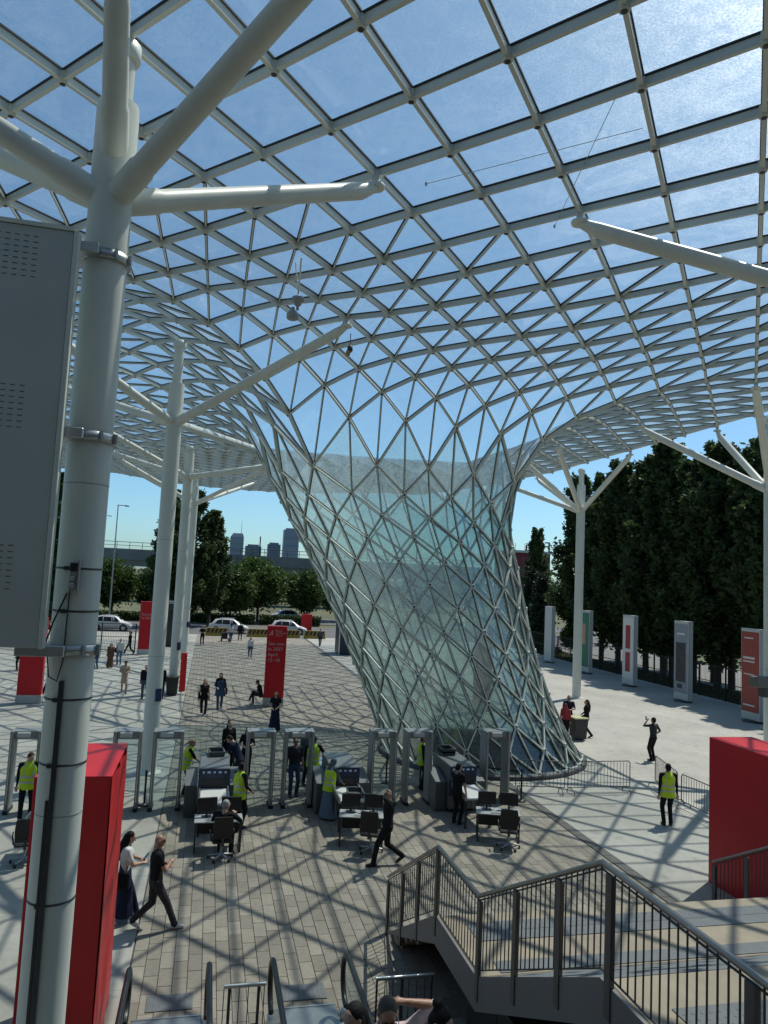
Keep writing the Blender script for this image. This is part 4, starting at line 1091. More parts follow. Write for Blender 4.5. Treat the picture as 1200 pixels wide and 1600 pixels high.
# hedges and far woods
def hedge(x0, x1, y, h, label):
    rng = np.random.default_rng(int(x0 * 7) + 900); t = thing('hedge', label, 'hedge', ((x0 + x1) / 2, y, -.12))
    n = int((x1 - x0) * 260); C = np.stack([rng.uniform(x0, x1, n) - (x0 + x1) / 2, rng.normal(0, .42, n), h * rng.uniform(0.02, 1, n) ** .8], 1)
    link('foliage', quads_mesh('foliage', leaves(C, .16, rng), LHDG), t)
    MB().box((0, 0, h * .42), (x1 - x0 - .3, .5, h * .8), mat('hedge core', (.012, .02, .008), .9)).build('stems', t)
hedge(-3.0, 6.4, 103.0, 1.35, 'clipped green hedge behind the left white car')
hedge(7.0, 15.5, 103.4, 1.35, 'clipped green hedge behind the right white car')
hedge(-17, -5.5, 103.0, 1.2, 'clipped green hedge behind the far left car')
rng = np.random.default_rng(5); pts = []
for k in range(520):
    x = rng.uniform(-260, 330); y = rng.uniform(176, 240); h = rng.uniform(5.5, 10.5) * (1.25 if x > 60 else .85); r_ = rng.uniform(2.5, 4.5)
    c = rng.normal(size=(85, 3)); c /= np.linalg.norm(c, axis=1, keepdims=True); c *= rng.uniform(.5, 1, (85, 1))
    pts.append(np.stack([x + c[:, 0] * r_, y + c[:, 1] * r_, h * .5 + c[:, 2] * h * .5], 1))
tag(link('distant_woods', quads_mesh('distant_woods', leaves(np.concatenate(pts), .95, rng), LPOP)), 'dark belt of distant trees along the horizon', 'trees', kind='stuff')
gr = np.stack([rng.uniform(33.4, 38.4, 14000), rng.uniform(28, 83, 14000), np.full(14000, -.1)], 1)
tag(link('verge_grass', quads_mesh('verge_grass', leaves(gr, .10, rng), leaf_mat('dry verge grass', (.07, .075, .025), (.13, .12, .05), .2))), 'rough dry grass under the poplars', 'grass', kind='stuff')

# ================================================================== FENCES
FEN = mat('dark green fence steel', (0.012, 0.020, 0.017), .5, .3)
def fence(x0, y0, x1, y1, h, n, label, wires=True, mt=FEN):
    L = math.hypot(x1 - x0, y1 - y0); t = thing('fence', label, 'fence', (x0, y0, 0), math.atan2(y1 - y0, x1 - x0))
    pm = MB().box((0, 0, h / 2), (.09, .09, h), mt).mesh('post')
    for k in range(n + 1): link('post', pm, t, (L * k / n, 0, 0))
    for z in (.12, h * .52, h - .05): MB().box((L / 2, 0, z), (L, .03, .05), mt).build('rail', t)
    w = MB()
    for k in range(int(L / .13)): w.box((.06 + k * .13, .0, h / 2), (.016, .016, h - .1), mt)
    tag(w.build('wires', t), kind='stuff')
    return t
fence(33.1, 29.0, 33.1, 82.0, 2.25, 20, 'dark steel fence between the banner pillars and the poplars')
fence(-24.0, 64.5, -5.6, 64.0, 2.3, 7, 'dark mesh fence at the plaza edge left of the second column')
kb_ = MB().span((33.05, 28, -.16), (33.25, 83, .05), CONCR).build('kerb'); tag(kb_, kind='structure')
tag(MB().span((-60, 83.0, -.16), (33, 83.2, -.02), CONCR).build('kerb'), kind='structure')

# ================================================================== CARS
CARW = mat('white car paint', (0.62, 0.63, 0.62), .3, coat=.6, spec=.5); CARG = mat('dark car glass', (.012, .014, .016), .08); TYRE = mat('tyre rubber', (.015, .015, .015), .8); LAMPR = mat('red tail lamp', (.3, .01, .01), .3); LAMPW = mat('clear head lamp', (.6, .62, .62), .15)
def car(x, y, rz, label, col=CARW):
    t = thing('parked_car', label, 'car', (x, y, -.10), rz, group='white cars on the road')
    L, W = 4.5, .92
    st = [(-2.25, .42, .75, .62, .80), (-2.18, .34, .98, .60, .88), (-1.95, .30, 1.02, 1.05, .91), (-1.55, .28, 1.02, 1.52, .92), (-.6, .26, 1.00, 1.64, .92), (.35, .26, .98, 1.62, .92), (.85, .26, .97, 1.40, .92), (1.35, .28, .95, 1.02, .91), (1.9, .30, .86, .88, .88), (2.2, .36, .72, .74, .80), (2.26, .45, .62, .64, .70)]
    rings = []
    for (px, zb, zbelt, zr, hw_) in st:
        rw = hw_ * (.74 if zr > 1.2 else .9); zr = max(zr, zbelt + .01)
        rings.append([(px, -hw_ * .94, zb), (px, -hw_, (zb + zbelt) / 2), (px, -hw_ * .97, zbelt), (px, -rw, zr - .05), (px, -rw * .8, zr), (px, rw * .8, zr), (px, rw, zr - .05), (px, hw_ * .97, zbelt), (px, hw_, (zb + zbelt) / 2), (px, hw_ * .94, zb)])
    MB().loft(rings, col, True).build('body', t)
    for sy in (-1, 1):
        def q(px, f):   # point on the side glass plane
            zbelt, zr, hw_ = np.interp(px, [s[0] for s in st], [s[2] for s in st]), np.interp(px, [s[0] for s in st], [s[3] for s in st]), np.interp(px, [s[0] for s in st], [s[4] for s in st])
            rw = hw_ * .74; y0, y1 = hw_ * .97, rw
            return (px, sy * (y0 + (y1 - y0) * f + .012), zbelt + (zr - .05 - zbelt) * f)
        for (a, b, a2, b2) in ((-1.55, -.75, -1.30, -.75), (-.70, .15, -.70, .12), (.2, 1.0, .17, .66)):
            vs_ = [q(a, .06), q(b, .06), q(b2, .9), q(a2, .9)]
            MB().add(vs_, [(0, 1, 2, 3)] if sy < 0 else [(3, 2, 1, 0)], CARG).build('side_window', t)
        MB().box((.95, sy * 1.0, 1.02), (.16, .14, .12), col, None, .03).build('mirror', t)
        MB().box((2.12, sy * .62, .70), (.22, .30, .10), LAMPW, None, .02).build('headlight', t)
        MB().box((-2.19, sy * .68, .92), (.12, .26, .14), LAMPR, None, .02).build('tail_light', t)
        for px in (-1.38, 1.40):
            w_ = MB().lathe([(.24, -.11), (.33, -.10), (.345, 0), (.33, .10), (.24, .11)], TYRE, 20).build('wheel', t, (px, sy * .84, .345)); w_.rotation_euler = (R(90), 0, 0)
            MB().lathe([(.22, -.115), (.20, -.118), (.05, -.125), (.05, .125), (.20, .118), (.22, .115)], ALU, 10).build('rim', w_)
            MB().lathe([(.39, -.01), (.41, 0.0), (.39, .01)], BLACK, 20).build('wheel_arch', t, (px, sy * .915, .36)).rotation_euler = (R(90), 0, 0)
        MB().box((-.2, sy * .64, 1.66), (1.7, .04, .04), ALU).build('roof_rail', t)
    f_, b_ = (.98, 1.38), (-1.98, -1.62)
    MB().add([(1.30, -.72, 1.03), (1.30, .72, 1.03), (.86, .60, 1.425), (.86, -.60, 1.425)], [(0, 1, 2, 3)], CARG).build('windscreen', t)
    MB().add([(-2.0, .66, 1.07), (-2.0, -.66, 1.07), (-1.62, -.60, 1.47), (-1.62, .60, 1.47)], [(0, 1, 2, 3)], CARG).build('rear_window', t)
    MB().box((2.27, 0, .5), (.03, 1.0, .2), BLACK).build('grille', t)
    return t
car(2.5, 87.5, R(-3), 'white estate car parked beyond the yellow barriers on the left')
car(9.3, 88.0, R(-2), 'white estate car behind the red totem with lettering')
car(11.4, 113.5, R(186), 'white car on the far carriageway behind the hedge')
car(-10.2, 86.0, R(0), 'white estate car seen between the nearest and second columns')
car(-15.0, 84.8, R(4), 'white car half hidden left of the nearest column')

# yellow and black barrier blocks
YEL = mat('yellow barrier paint', (.30, .20, .025), .6, var=.15, scale=4)
for k, (x, rz, lb) in enumerate([(1.1, 0, 'yellow and black barrier block left of the trolley pushers'), (5.5, R(2), 'yellow and black barrier block right of the trolley pushers'), (8.9, 0, 'yellow and black barrier block peeping out beside the lettered totem'), (11.7, R(-3), 'yellow and black barrier block by the small far red panel')]):
    t = thing('barrier_block', lb, 'barrier', (x, 81.8, 0), rz, group='yellow and black barrier blocks')
    MB().loft([[(-1.2, -.3, .0), (1.2, -.3, 0), (1.2, .3, 0), (-1.2, .3, 0)], [(-1.15, -.2, .3), (1.15, -.2, .3), (1.15, .2, .3), (-1.15, .2, .3)], [(-1.1, -.14, .85), (1.1, -.14, .85), (1.1, .14, .85), (-1.1, .14, .85)]], YEL, False).build('body', t)
    for j in range(5):
        x0 = -1.08 + j * .42
        MB().add([(x0, -.198, .33), (x0 + .26, -.198, .33), (x0 + .46, -.152, .80), (x0 + .20, -.152, .80)], [(0, 1, 2, 3)], BLACK).build('stripe', t)
# info sign, kiosk, container, pillar, lamp posts
sg = thing('road_sign', 'red and blue direction sign beside the nearest column', 'sign', (-14.3, 75.0, 0))
for sx in (-1, 1): MB().lathe([(.06, 0), (.06, 4.6)], GALV, 10).build('post', sg, (sx * .9, .08, 0))
MB().box((0, 0, 4.3), (2.4, .06, .75), mat('orange red sign', (.40, .06, .03), .5)).build('red_panel', sg)
bp_ = MB().box((0, 0, 3.4), (2.4, .06, .95), mat('blue sign', (.015, .045, .16), .5)).build('blue_panel', sg)
for zz in (3.6, 3.25):
    for xx in (-.8, -.3, .4): MB().box((xx, -.035, zz), (.3 if xx < .2 else .7, .01, .1), WHITEP).build('mark', bp_)
ks = thing('information_kiosk', 'dark upright kiosk between the second and third columns', 'kiosk', (-3.0, 69.3, 0))
MB().box((0, 0, 1.9), (1.1, .7, 3.7), DARKM, None, .03).build('cabinet', ks); MB().box((0, -.36, 2.1), (.8, .02, 2.2), mat('kiosk glass', (.02, .025, .03), .1)).build('screen', ks); MB().box((0, 0, 3.9), (1.2, .8, .25), GREYP).build('cap', ks)
ct = thing('ticket_cabin', 'dark blue cabin left of the funnel at the plaza end', 'cabin', (12.6, 66.8, 0))
MB().box((0, 0, 1.75), (1.9, 2.4, 3.4), mat('deep blue cabin', (.008, .025, .055), .4), None, .03).build('shell', ct)
for sx in (-1, 1): MB().box((sx * .97, -1.2, 1.75), (.10, .10, 3.5), ALU).build('corner_post', ct)
MB().box((0, 0, 3.5), (2.0, 2.5, .1), ALU).build('roof', ct)
for (x, y, h, lb) in ((-11.1, 91.5, 14.2, 'tall thin lamp post over the road left of the second column'), (-19.2, 140, 16.0, 'distant thin lamp post on the viaduct side'), (-7.5, 124, 11.0, 'thin lamp post near the viaduct')):
    t = thing('lamp_post', lb, 'lamp post', (x, y, -.1)); MB().lathe([(.10, 0), (.06, h)], GALV, 10).build('pole', t); MB().box((.5, 0, h), (1.2, .14, .08), GALV).build('arm', t); MB().box((1.0, 0, h - .06), (.5, .2, .1), DARKM).build('lamp', t)

# ================================================================== VIADUCT, TOWERS, RED BUILDING
via = thing('viaduct', 'grey concrete road viaduct crossing behind the trees on the left', 'bridge', (-30, 165, 0))
VC = mat('weathered viaduct concrete', (.17, .17, .165), .85, var=.12, scale=.6, var2=.15, scale2=.08)
for k in range(10):
    x = -110 + k * 20
    MB().span((x, -5, 7.1), (x + 19.96, 5, 8.4), VC).build('deck_segment', via); MB().span((x, -5.5, 8.4), (x + 19.96, -5.2, 10.6), VC).build('parapet', via); MB().span((x, 5.2, 8.4), (x + 19.96, 5.5, 10.6), VC).build('parapet', via)
    MB().prism([(-3, -.16), (3, -.16), (4.2, 7.1), (-4.2, 7.1)], x + 9, x + 11, VC, 'x').build('pier', via)
    MB().tube([(x, -5.3, 12.0), (x + 20, -5.3, 12.0)], .06, DARKM, 6).build('rail', via); MB().tube([(x, -5.3, 11.3), (x + 20, -5.3, 11.3)], .05, DARKM, 6).build('rail', via)
    for j in range(8): MB().box((x + j * 2.5 + 1, -5.3, 11.3), (.1, .1, 1.5), DARKM).build('rail_post', via)
for x in (2, 40, 75): MB().box((x, -5, 12.5), (.25, .25, 4.5), DARKM).build('gantry_post', via)
def facade_mat(name, wall, win, sx, sz):
    m = bpy.data.materials.new(name); m.use_nodes = True; n, l = m.node_tree.nodes, m.node_tree.links; b = n['Principled BSDF']
    geo = n.new('ShaderNodeNewGeometry'); sp_ = n.new('ShaderNodeSeparateXYZ'); l.new(geo.outputs['Position'], sp_.inputs[0])
    cx = n.new('ShaderNodeCombineXYZ'); ad = n.new('ShaderNodeMath'); ad.operation = 'ADD'; l.new(sp_.outputs[0], ad.inputs[0]); l.new(sp_.outputs[1], ad.inputs[1]); l.new(ad.outputs[0], cx.inputs[0]); l.new(sp_.outputs[2], cx.inputs[1])
    br = n.new('ShaderNodeTexBrick'); br.offset = 0; br.inputs['Scale'].default_value = 1.0; br.inputs['Brick Width'].default_value = sx; br.inputs['Row Height'].default_value = sz; br.inputs['Mortar Size'].default_value = .22 * sz
    br.inputs['Color1'].default_value = (*win, 1); br.inputs['Color2'].default_value = tuple(c * 1.5 for c in win) + (1,); br.inputs['Mortar'].default_value = (*wall, 1); l.new(cx.outputs[0], br.inputs['Vector']); l.new(br.outputs[0], b.inputs['Base Color']); b.inputs['Roughness'].default_value = .4
    return m
TW1 = facade_mat('haze-blue tower facade', (.26, .29, .34), (.11, .14, .19), 3.2, 3.6); TW2 = facade_mat('dark haze-blue tower facade', (.15, .18, .23), (.06, .085, .13), 4, 3.4)  # distance haze is put into these bluish facade colours
ROOFM = mat('grey roof plant', (.2, .22, .26), .7)
for (x0, x1, h, m, lb, ant, cur) in [(34.5, 60.5, 76, TW1, 'pale high-rise with rounded crown and mast, leftmost of the far towers', 34, True), (65, 96, 60, TW2, 'dark squat tower block second from left', 0, False), (109, 134, 66, TW2, 'dark square tower third from left', 0, False), (139.5, 170, 97, TW1, 'tall tower half hidden by the funnel edge', 0, False)]:
    t = thing('office_tower', lb, 'tower', ((x0 + x1) / 2, 1500, 0), group='far city towers'); w = x1 - x0
    MB().box((0, 0, h / 2), (w, 24, h), m).build('shaft', t)
    MB().box((0, 0, h + 1.5), (w * .7, 16, 4), ROOFM).build('plant_room', t)
    if cur: MB().loft([[(-w / 2, -12, h + .2), (w / 2, -12, h + .2), (w / 2, 12, h + .2), (-w / 2, 12, h + .2)], [(-w * .3, -9, h + 8), (w * .42, -9, h + 8), (w * .42, 9, h + 8), (-w * .3, 9, h + 8)]], m, False).build('crown', t)
    for k in range(1, 6): MB().box((0, -12.3, h * k / 6), (w + .4, .6, 1.2), ROOFM).build('floor_band', t)
    if ant: MB().lathe([(.7, h), (.3, h + ant)], GALV, 6, (w * .3, 0, 0)).build('mast', t)
for k in range(9):
    x = -40 + k * 42 + random.uniform(-8, 8); h = random.uniform(14, 34)
    if 20 < x < 180: h *= .8
    t = thing('city_block', ['low far city block left of the towers', 'low far block under the towers', 'low far block by the pale high-rise', 'low far block between the two dark towers', 'low far block near the funnel edge', 'far block seen through the glass', 'far block behind the poplars', 'far block low behind the poplar row', 'far block behind the right poplars'][k], 'building', (x, 1420, 0), group='low far city blocks')
    MB().box((0, 0, h / 2), (random.uniform(22, 38), 18, h), TW2).build('shaft', t); MB().box((0, 0, h + 1), (8, 8, 3), ROOFM).build('plant_room', t)
rb = thing('red_building', 'dark red building with a roof sign seen from behind', 'building', (66, 150, 0))
MB().box((0, 0, 6.9), (8.6, 10, 14.0), mat('dark red cladding', (.16, .015, .03), .6, var=.1, scale=.4)).build('wall', rb); MB().box((0, -.3, 14.1), (9.4, 11, .5), CONCR).build('roof', rb)
for i in range(3):
    for k in range(3): MB().box((-2.6 + i * 2.6, -5.02, 3 + k * 3.6), (1.3, .08, 1.7), CARG).build('window', rb)
ft = put_text('roof_lettering', 'Fiera', 3.0, mat('maroon letters', (.10, .008, .015), .5), rb, (4.6, -4.5, 14.4), R(180), ext=.12)
for k in range(4): MB().box((-3.4 + k * 2.2, -4.2, 15.0), (.08, .08, 1.8), DARKM).build('sign_post', rb)
# gate post structure by the right column
gp = thing('gate_lintel', 'dark steel lintel box jutting in at the right edge', 'gate', (22.9, 26.3, 0))
MB().box((0, 0, 3.45), (2.0, .5, .42), mat('grey brown steel', (.10, .10, .095), .5), None, .02).build('lintel', gp); MB().box((.15, 0, 3.05), (1.5, .4, .4), DARKM).build('box', gp); MB().box((.85, 0, 1.5), (.14, .3, 3.0), GREYP).build('post', gp)

# ================================================================== PEOPLE
SKIN = mat('light skin', (0.46, 0.27, 0.19), .5); SKIN2 = mat('tanned skin', (0.33, 0.18, 0.12), .5); SKIN3 = mat('brown skin', (0.16, 0.085, 0.055), .5)
def cloth(name, c): return mat(name, c, .85, var=.22, scale=12, bump=1.0, bscale=16, spec=.15)
C_BLK = cloth('black cloth', (.014, .014, .016)); C_NAV = cloth('navy cloth', (.018, .024, .05)); C_GRY = cloth('charcoal cloth', (.04, .042, .045)); C_WHT = cloth('white cloth', (.62, .60, .57)); C_PNK = cloth('pale pink shirt', (.58, .46, .47))
C_JNS = cloth('blue denim', (.05, .085, .15)); C_LJN = cloth('faded denim', (.13, .18, .25)); C_BEI = cloth('beige cloth', (.48, .41, .30)); C_BRN = cloth('brown cloth', (.14, .075, .05)); C_RED = cloth('pink red cloth', (.35, .05, .06)); C_TEA = cloth('grey teal cloth', (.075, .10, .115))
C_SHB = mat('dark shoe', (.012, .012, .012), .5); C_SHW = mat('white trainer', (.68, .67, .64), .5)
HV = mat('fluorescent yellow vest', (.52, .72, .015), .7, var=.10, scale=9, bump=.3, bscale=20); REFB = mat('silver reflective band', (.48, .50, .48), .35)
H_BLK = mat('black hair', (.010, .009, .009), .7, var=.3, scale=30, spec=.2, bump=.6, bscale=60); H_BRN = mat('brown hair', (.05, .028, .016), .7, var=.3, scale=30, spec=.2, bump=.6, bscale=60); H_BLD = mat('fair hair', (.26, .17, .08), .5, var=.2, scale=30); H_GRY = mat('grey hair', (.26, .26, .26), .6, var=.2, scale=30); H_RED = mat('red dyed hair', (.30, .03, .03), .5, var=.2, scale=30); H_STB = mat('short stubble hair', (.06, .045, .035), .7)
JOBS = []      # (object, voxel) pairs remeshed together
V = Vector
class Fig:
    """limbs, lofts and ellipsoids that a voxel remesh fuses into one skin"""
    def __init__(s): s.mb = MB(); s.prims = []
    def cap(s, a, ra, b, rb, tg):
        a, b = V(a), V(b); d = (b - a); L = d.length
        if L < 1e-5: b = a + V((0, 0, .001)); d = b - a
        dn = d.normalized(); pts = []; rs = []
        for k in range(4): t = math.pi / 2 * k / 3.0; pts.append(a - dn * (ra * math.cos(t))); rs.append(max(ra * math.sin(t), .001))
        for k in range(1, 4): t = math.pi / 2 * k / 3.0; pts.append(b + dn * (rb * math.sin(t))); rs.append(max(rb * math.cos(t), .001))
        pts.insert(4, b); rs.insert(4, rb)
        s.mb.tube(pts, rs, SKIN, 10); s.prims.append((a, b, ra, rb, tg))
    def ell(s, c, r, tg, M=None):
        vs_ = []; rings = []
        for i in range(9):
            ph = math.pi * (i + .02) / 8.04
            ring = []
            for k in range(14):
                th = 2 * math.pi * k / 14; p = V((r[0] * math.sin(ph) * math.cos(th), r[1] * math.sin(ph) * math.sin(th), -r[2] * math.cos(ph)))
                if M is not None: p = M @ p
                ring.append(tuple(V(c) + p))
            rings.append(ring)
        s.mb.loft(rings, SKIN); m_ = min(r) * .9
        ax = V((0, 0, max(r) - m_)); ax = (M @ ax) if M is not None else ax
        s.prims.append((V(c) - ax, V(c) + ax, m_, m_, tg))
    def loft(s, rings, tg, spine):
        s.mb.loft(rings, SKIN)
        for (a, b, r) in spine: s.prims.append((V(a), V(b), r, r, tg))
def ik(a, t, l1, l2, hint):
    d = t - a; L = min(d.length, (l1 + l2) * .998); dn = d.normalized()
    x = (l1 * l1 - l2 * l2 + L * L) / (2 * L); h = math.sqrt(max(l1 * l1 - x * x, 0)); p = hint - dn * hint.dot(dn); p.normalize()
    return a + dn * x + p * h, a + dn * L
def person(label, x, y, rz, h=1.74, z=0.0, top=C_BLK, bot=C_BLK, shoe=C_SHB, skin=SKIN, hair=None, hstyle='short', sleeve=.5, legs=((0, 0), (0, 0)), feet=None, hands=None, lean=(0, 0), head=(0, 0), pelvis=None,
           vest=False, skirt=None, group='people on the plaza', bag=None, phone=None, glasses=False, long_coat=None, vox=.016, female=False, hold=None):
    """feet/hands: local targets (x right, y forward, z up) for left, right, in metres for a 1.75 m figure"""
    s = h / 1.75; t = thing('person', label, 'person', (x, y, z), rz, group)
    s *= 1.017; t.scale = (s, s, s)
    F = Fig()
    ft = feet or ((-.10, .0, 0), (.10, .02, 0)); pz = pelvis if pelvis is not None else (0, 0, .93)
    pv_ = V(pz); lf, ls = R(lean[0]), R(lean[1])
    Mt = Matrix.Rotation(ls, 3, 'Y') @ Matrix.Rotation(-lf, 3, 'X')
    def T(p): return pv_ + Mt @ (V(p) - V((0, 0, .93)))      # upper body point
    sw = .175 if female else .195; hwid = .092
    # torso loft
    secs = [(.80, .15, .10), (.88, .172, .115), (.97, .165, .11), (1.08, .142 if female else .158, .10), (1.20, .158 if female else .172, .115), (1.32, .175 if female else .192, .12), (1.41, .165 if female else .18, .095), (1.46, .11, .075), (1.50, .058, .058)]
    rings = []
    for (zz, rx, ry) in secs:
        if zz < 1.45: rx, ry = rx * 1.06, ry * 1.10
        rings.append([tuple(T((rx * math.cos(a) * (1 - .12 * abs(math.sin(a))), ry * math.sin(a) + (.02 if female and 1.2 < zz < 1.36 and math.sin(a) > 0 else 0), zz))) for a in [2 * math.pi * k / 18 for k in range(18)]])
    F.loft(rings, 'top', [(T((-.09, 0, 1.0)), T((-.1, 0, 1.36)), .10), (T((.09, 0, 1.0)), T((.1, 0, 1.36)), .10)])
    F.prims.append((T((-.08, 0, .90)), T((.08, 0, .90)), .10, .10, 'bot'))
    # neck and head
    F.cap(T((0, -.005, 1.46)), .056, T((0, .01, 1.56)), .05, 'skin')
    hy, hp = R(head[0]), R(head[1])
    Mh = Mt @ Matrix.Rotation(hy, 3, 'Z') @ Matrix.Rotation(hp, 3, 'X'); hb = T((0, .012, 1.50))
    def Hd(p): return hb + Mh @ (V(p) - V((0, .01, 1.53)))
    F.ell(Hd((0, .015, 1.645)), (.074, .092, .102), 'skin', Mh); F.ell(Hd((0, .045, 1.585)), (.056, .062, .058), 'skin', Mh)
    F.cap(Hd((0, .10, 1.645)), .012, Hd((0, .122, 1.615)), .017, 'skin'); F.cap(Hd((-.022, .098, 1.575)), .010, Hd((.022, .098, 1.575)), .010, 'skin'); F.cap(Hd((-.04, .092, 1.672)), .012, Hd((.04, .092, 1.672)), .012, 'skin')
    for sx in (-1, 1): F.ell(Hd((sx * .078, .005, 1.635)), (.012, .022, .034), 'skin', Mh)
    # legs
    for i, sx in enumerate((-1, 1)):
        hip = pv_ + V((sx * hwid, 0, -.02)); fx, fy, fz = ft[i][:3]; an = V((fx, fy, fz + .085)); fyaw = R(ft[i][3]) if len(ft[i]) > 3 else R(-sx * 8)
        pitch = R(ft[i][4]) if len(ft[i]) > 4 else 0
        kn, an = ik(hip, an, .44, .425, V((sx * .12, 1, .05)))
        lt = 'bot' if skirt is None or skirt[0] > .5 or True else 'skin'
        ls_ = 'skin' if skirt is not None and skirt[2] == 'bare' else 'bot'
        F.cap(hip, .100 if ls_ == 'bot' else .09, kn, .070 if ls_ == 'bot' else .058, 'bot'); F.cap(kn, .068 if ls_ == 'bot' else .056, kn.lerp(an, .35), .064 if ls_ == 'bot' else .055, ls_); F.cap(kn.lerp(an, .35), .064 if ls_ == 'bot' else .056, an, .05 if ls_ == 'bot' else .038, ls_)
        if ls_ == 'bot': F.cap(kn.lerp(an, .6), .062, an, .060, 'bot')
        fd = V((math.sin(-fyaw) * math.cos(pitch), math.cos(fyaw) * math.cos(pitch), -math.sin(pitch)))
        heel = an + V((0, 0, -.045)) - fd * .05; F.cap(an + V((0, 0, -.02)), .042, heel, .040, 'shoe'); F.cap(heel, .040, heel + fd * .15, .042, 'shoe'); F.cap(heel + fd * .13, .040, heel + fd * .21 + V((0, 0, -.006)), .030, 'shoe')
    # arms
    hd = hands or ((-.24, .06, .80), (.24, .06, .80))
    for i, sx in enumerate((-1, 1)):
        sh = T((sx * sw, 0, 1.41)); tg_ = V(hd[i][:3]); hint = V((sx * .55, -.8, -.25)) if len(hd[i]) < 6 else V(hd[i][3:6])
        el, wr = ik(sh, tg_, .285, .255, hint)
        F.cap(T((sx * .10, 0, 1.40)), .075, sh, .062, 'top'); k_ = min(max(sleeve * 2, .05), 1.0)
        F.cap(sh, .060, sh.lerp(el, k_), .05, 'top')
        if k_ < 1: F.cap(sh.lerp(el, k_), .044, el, .041, 'skin')
        fs_ = 'top' if sleeve >= .9 else 'skin'
        F.cap(el, .041, el.lerp(wr, .4), .038, fs_); F.cap(el.lerp(wr, .4), .038, wr, .027, fs_)
        dn = (wr - el).normalized(); side = dn.cross(V((0, 0, 1)));
        if side.length < .2: side = dn.cross(V((0, 1, 0)))
        side.normalize(); nrm = side.cross(dn)
        pal = wr + dn * .075; F.cap(wr, .026, pal, .03, 'skin'); F.cap(wr + side * .018 + dn * .03, .017, pal + side * .02, .017, 'skin'); F.cap(wr - side * .018 + dn * .03, .017, pal - side * .02, .017, 'skin')
        for q in range(4):
            o_ = side * (.030 - .020 * q); ln = (.075, .085, .08, .062)[q]; cu = V((0, 0, -.02)) + nrm * -.008
            m1 = pal + o_ + dn * ln * .55; F.cap(pal + o_ - dn * .01, .0105, m1, .0098, 'skin'); F.cap(m1, .0098, m1 + dn * ln * .42 + cu, .0085, 'skin')
        th_ = wr + dn * .03 + side * .03; F.cap(th_, .013, th_ + (dn * .6 + side * .7) * .05, .0115, 'skin')
    if skirt:
        zt, zb, bare, rw = skirt[0], skirt[1], skirt[2], skirt[3]
        rr = []; cx = (ft[0][0] + ft[1][0]) / 2; cy = (ft[0][1] + ft[1][1]) / 2
        for k in range(6):
            u = k / 5; zz = zt + (zb - zt) * u; ox, oy = pv_.x * (1 - u) + cx * u, pv_.y * (1 - u) + cy * u
            rr.append([(ox + (.165 + (rw - .165) * u) * math.cos(a) * (1 + .05 * u * math.sin(7 * a)), oy + (.12 + (rw * .85 - .12) * u) * math.sin(a) * (1 + .05 * u * math.sin(6 * a)), zz) for a in [2 * math.pi * q / 24 for q in range(24)]])
        F.loft(list(reversed(rr)), 'bot', [((pv_.x, pv_.y, zt - .03), (cx, cy, zb + .05), rw * .9)])
    mats = {'skin': skin, 'top': top, 'bot': bot, 'shoe': shoe}
    JOBS.append(('body', F.mb.mesh('body'), vox, t, F.prims, mats, None))
    # hair
    if hair is not None and hstyle != 'bald':
        G_ = Fig()
        if hstyle == 'scarf':
            G_.ell(Hd((0, -.012, 1.66)), (.092, .103, .112), 'h', Mh); G_.ell(Hd((0, -.02, 1.56)), (.085, .09, .09), 'h', Mh)
            G_.loft([[tuple(T((r_ * math.cos(a), .8 * r_ * math.sin(a) - .005, zz))) for a in [2 * math.pi * k / 16 for k in range(16)]] for zz, r_ in ((1.36, .17), (1.43, .15), (1.50, .095), (1.56, .085))], 'h', [])
        else:
            G_.ell(Hd((0, -.012, 1.672)), (.083, .094, .092), 'h', Mh); G_.ell(Hd((0, -.038, 1.62)), (.078, .066, .075), 'h', Mh)
            if hstyle == 'long':
                G_.cap(Hd((0, -.06, 1.64)), .07, T((0, -.11, 1.42)), .075, 'h'); G_.cap(T((0, -.11, 1.42)), .075, T((0, -.125, 1.22)), .045, 'h')
                for sx in (-1, 1): G_.cap(Hd((sx * .06, -.01, 1.66)), .028, T((sx * .085, -.03, 1.44)), .03, 'h')
            if hstyle == 'bun': G_.ell(Hd((0, -.09, 1.735)), (.055, .055, .05), 'h', Mh)
            if hstyle == 'tail': G_.cap(Hd((0, -.10, 1.65)), .035, Hd((0, -.15, 1.50)), .022, 'h')
        JOBS.append(('hair' if hstyle != 'scarf' else 'headscarf', G_.mb.mesh('hair'), .014, t, None, None, hair))
    if glasses:
        g_ = MB()
        for sx in (-1, 1): g_.box(Hd((sx * .034, .108, 1.648)), (.052, .012, .034), BLACK, Mh); g_.box(Hd((sx * .078, .05, 1.652)), (.006, .11, .008), BLACK, Mh)
        g_.build('sunglasses', t)
    if vest:
        vr = [(.80, .215, .165), (.95, .205, .155), (1.08, .195, .143), (1.20, .205, .152), (1.30, .215, .157), (1.37, .198, .142), (1.43, .150, .112), (1.475, .105, .088), (1.495, .085, .08)]
        rr = []
        for zz, rx, ry in vr: rr.append([tuple(T((rx * math.cos(a) * (1 - .10 * abs(math.sin(a))) * (1 + .015 * math.sin(5 * a + zz * 20)), (ry + (.0 if math.sin(a) > 0 else 0)) * math.sin(a) * (1 + .02 * math.sin(4 * a + zz * 14)), zz))) for a in [2 * math.pi * k / 28 for k in range(28)]])
        vb = MB().loft(rr, HV, True, False).build('hi_vis_vest', t)
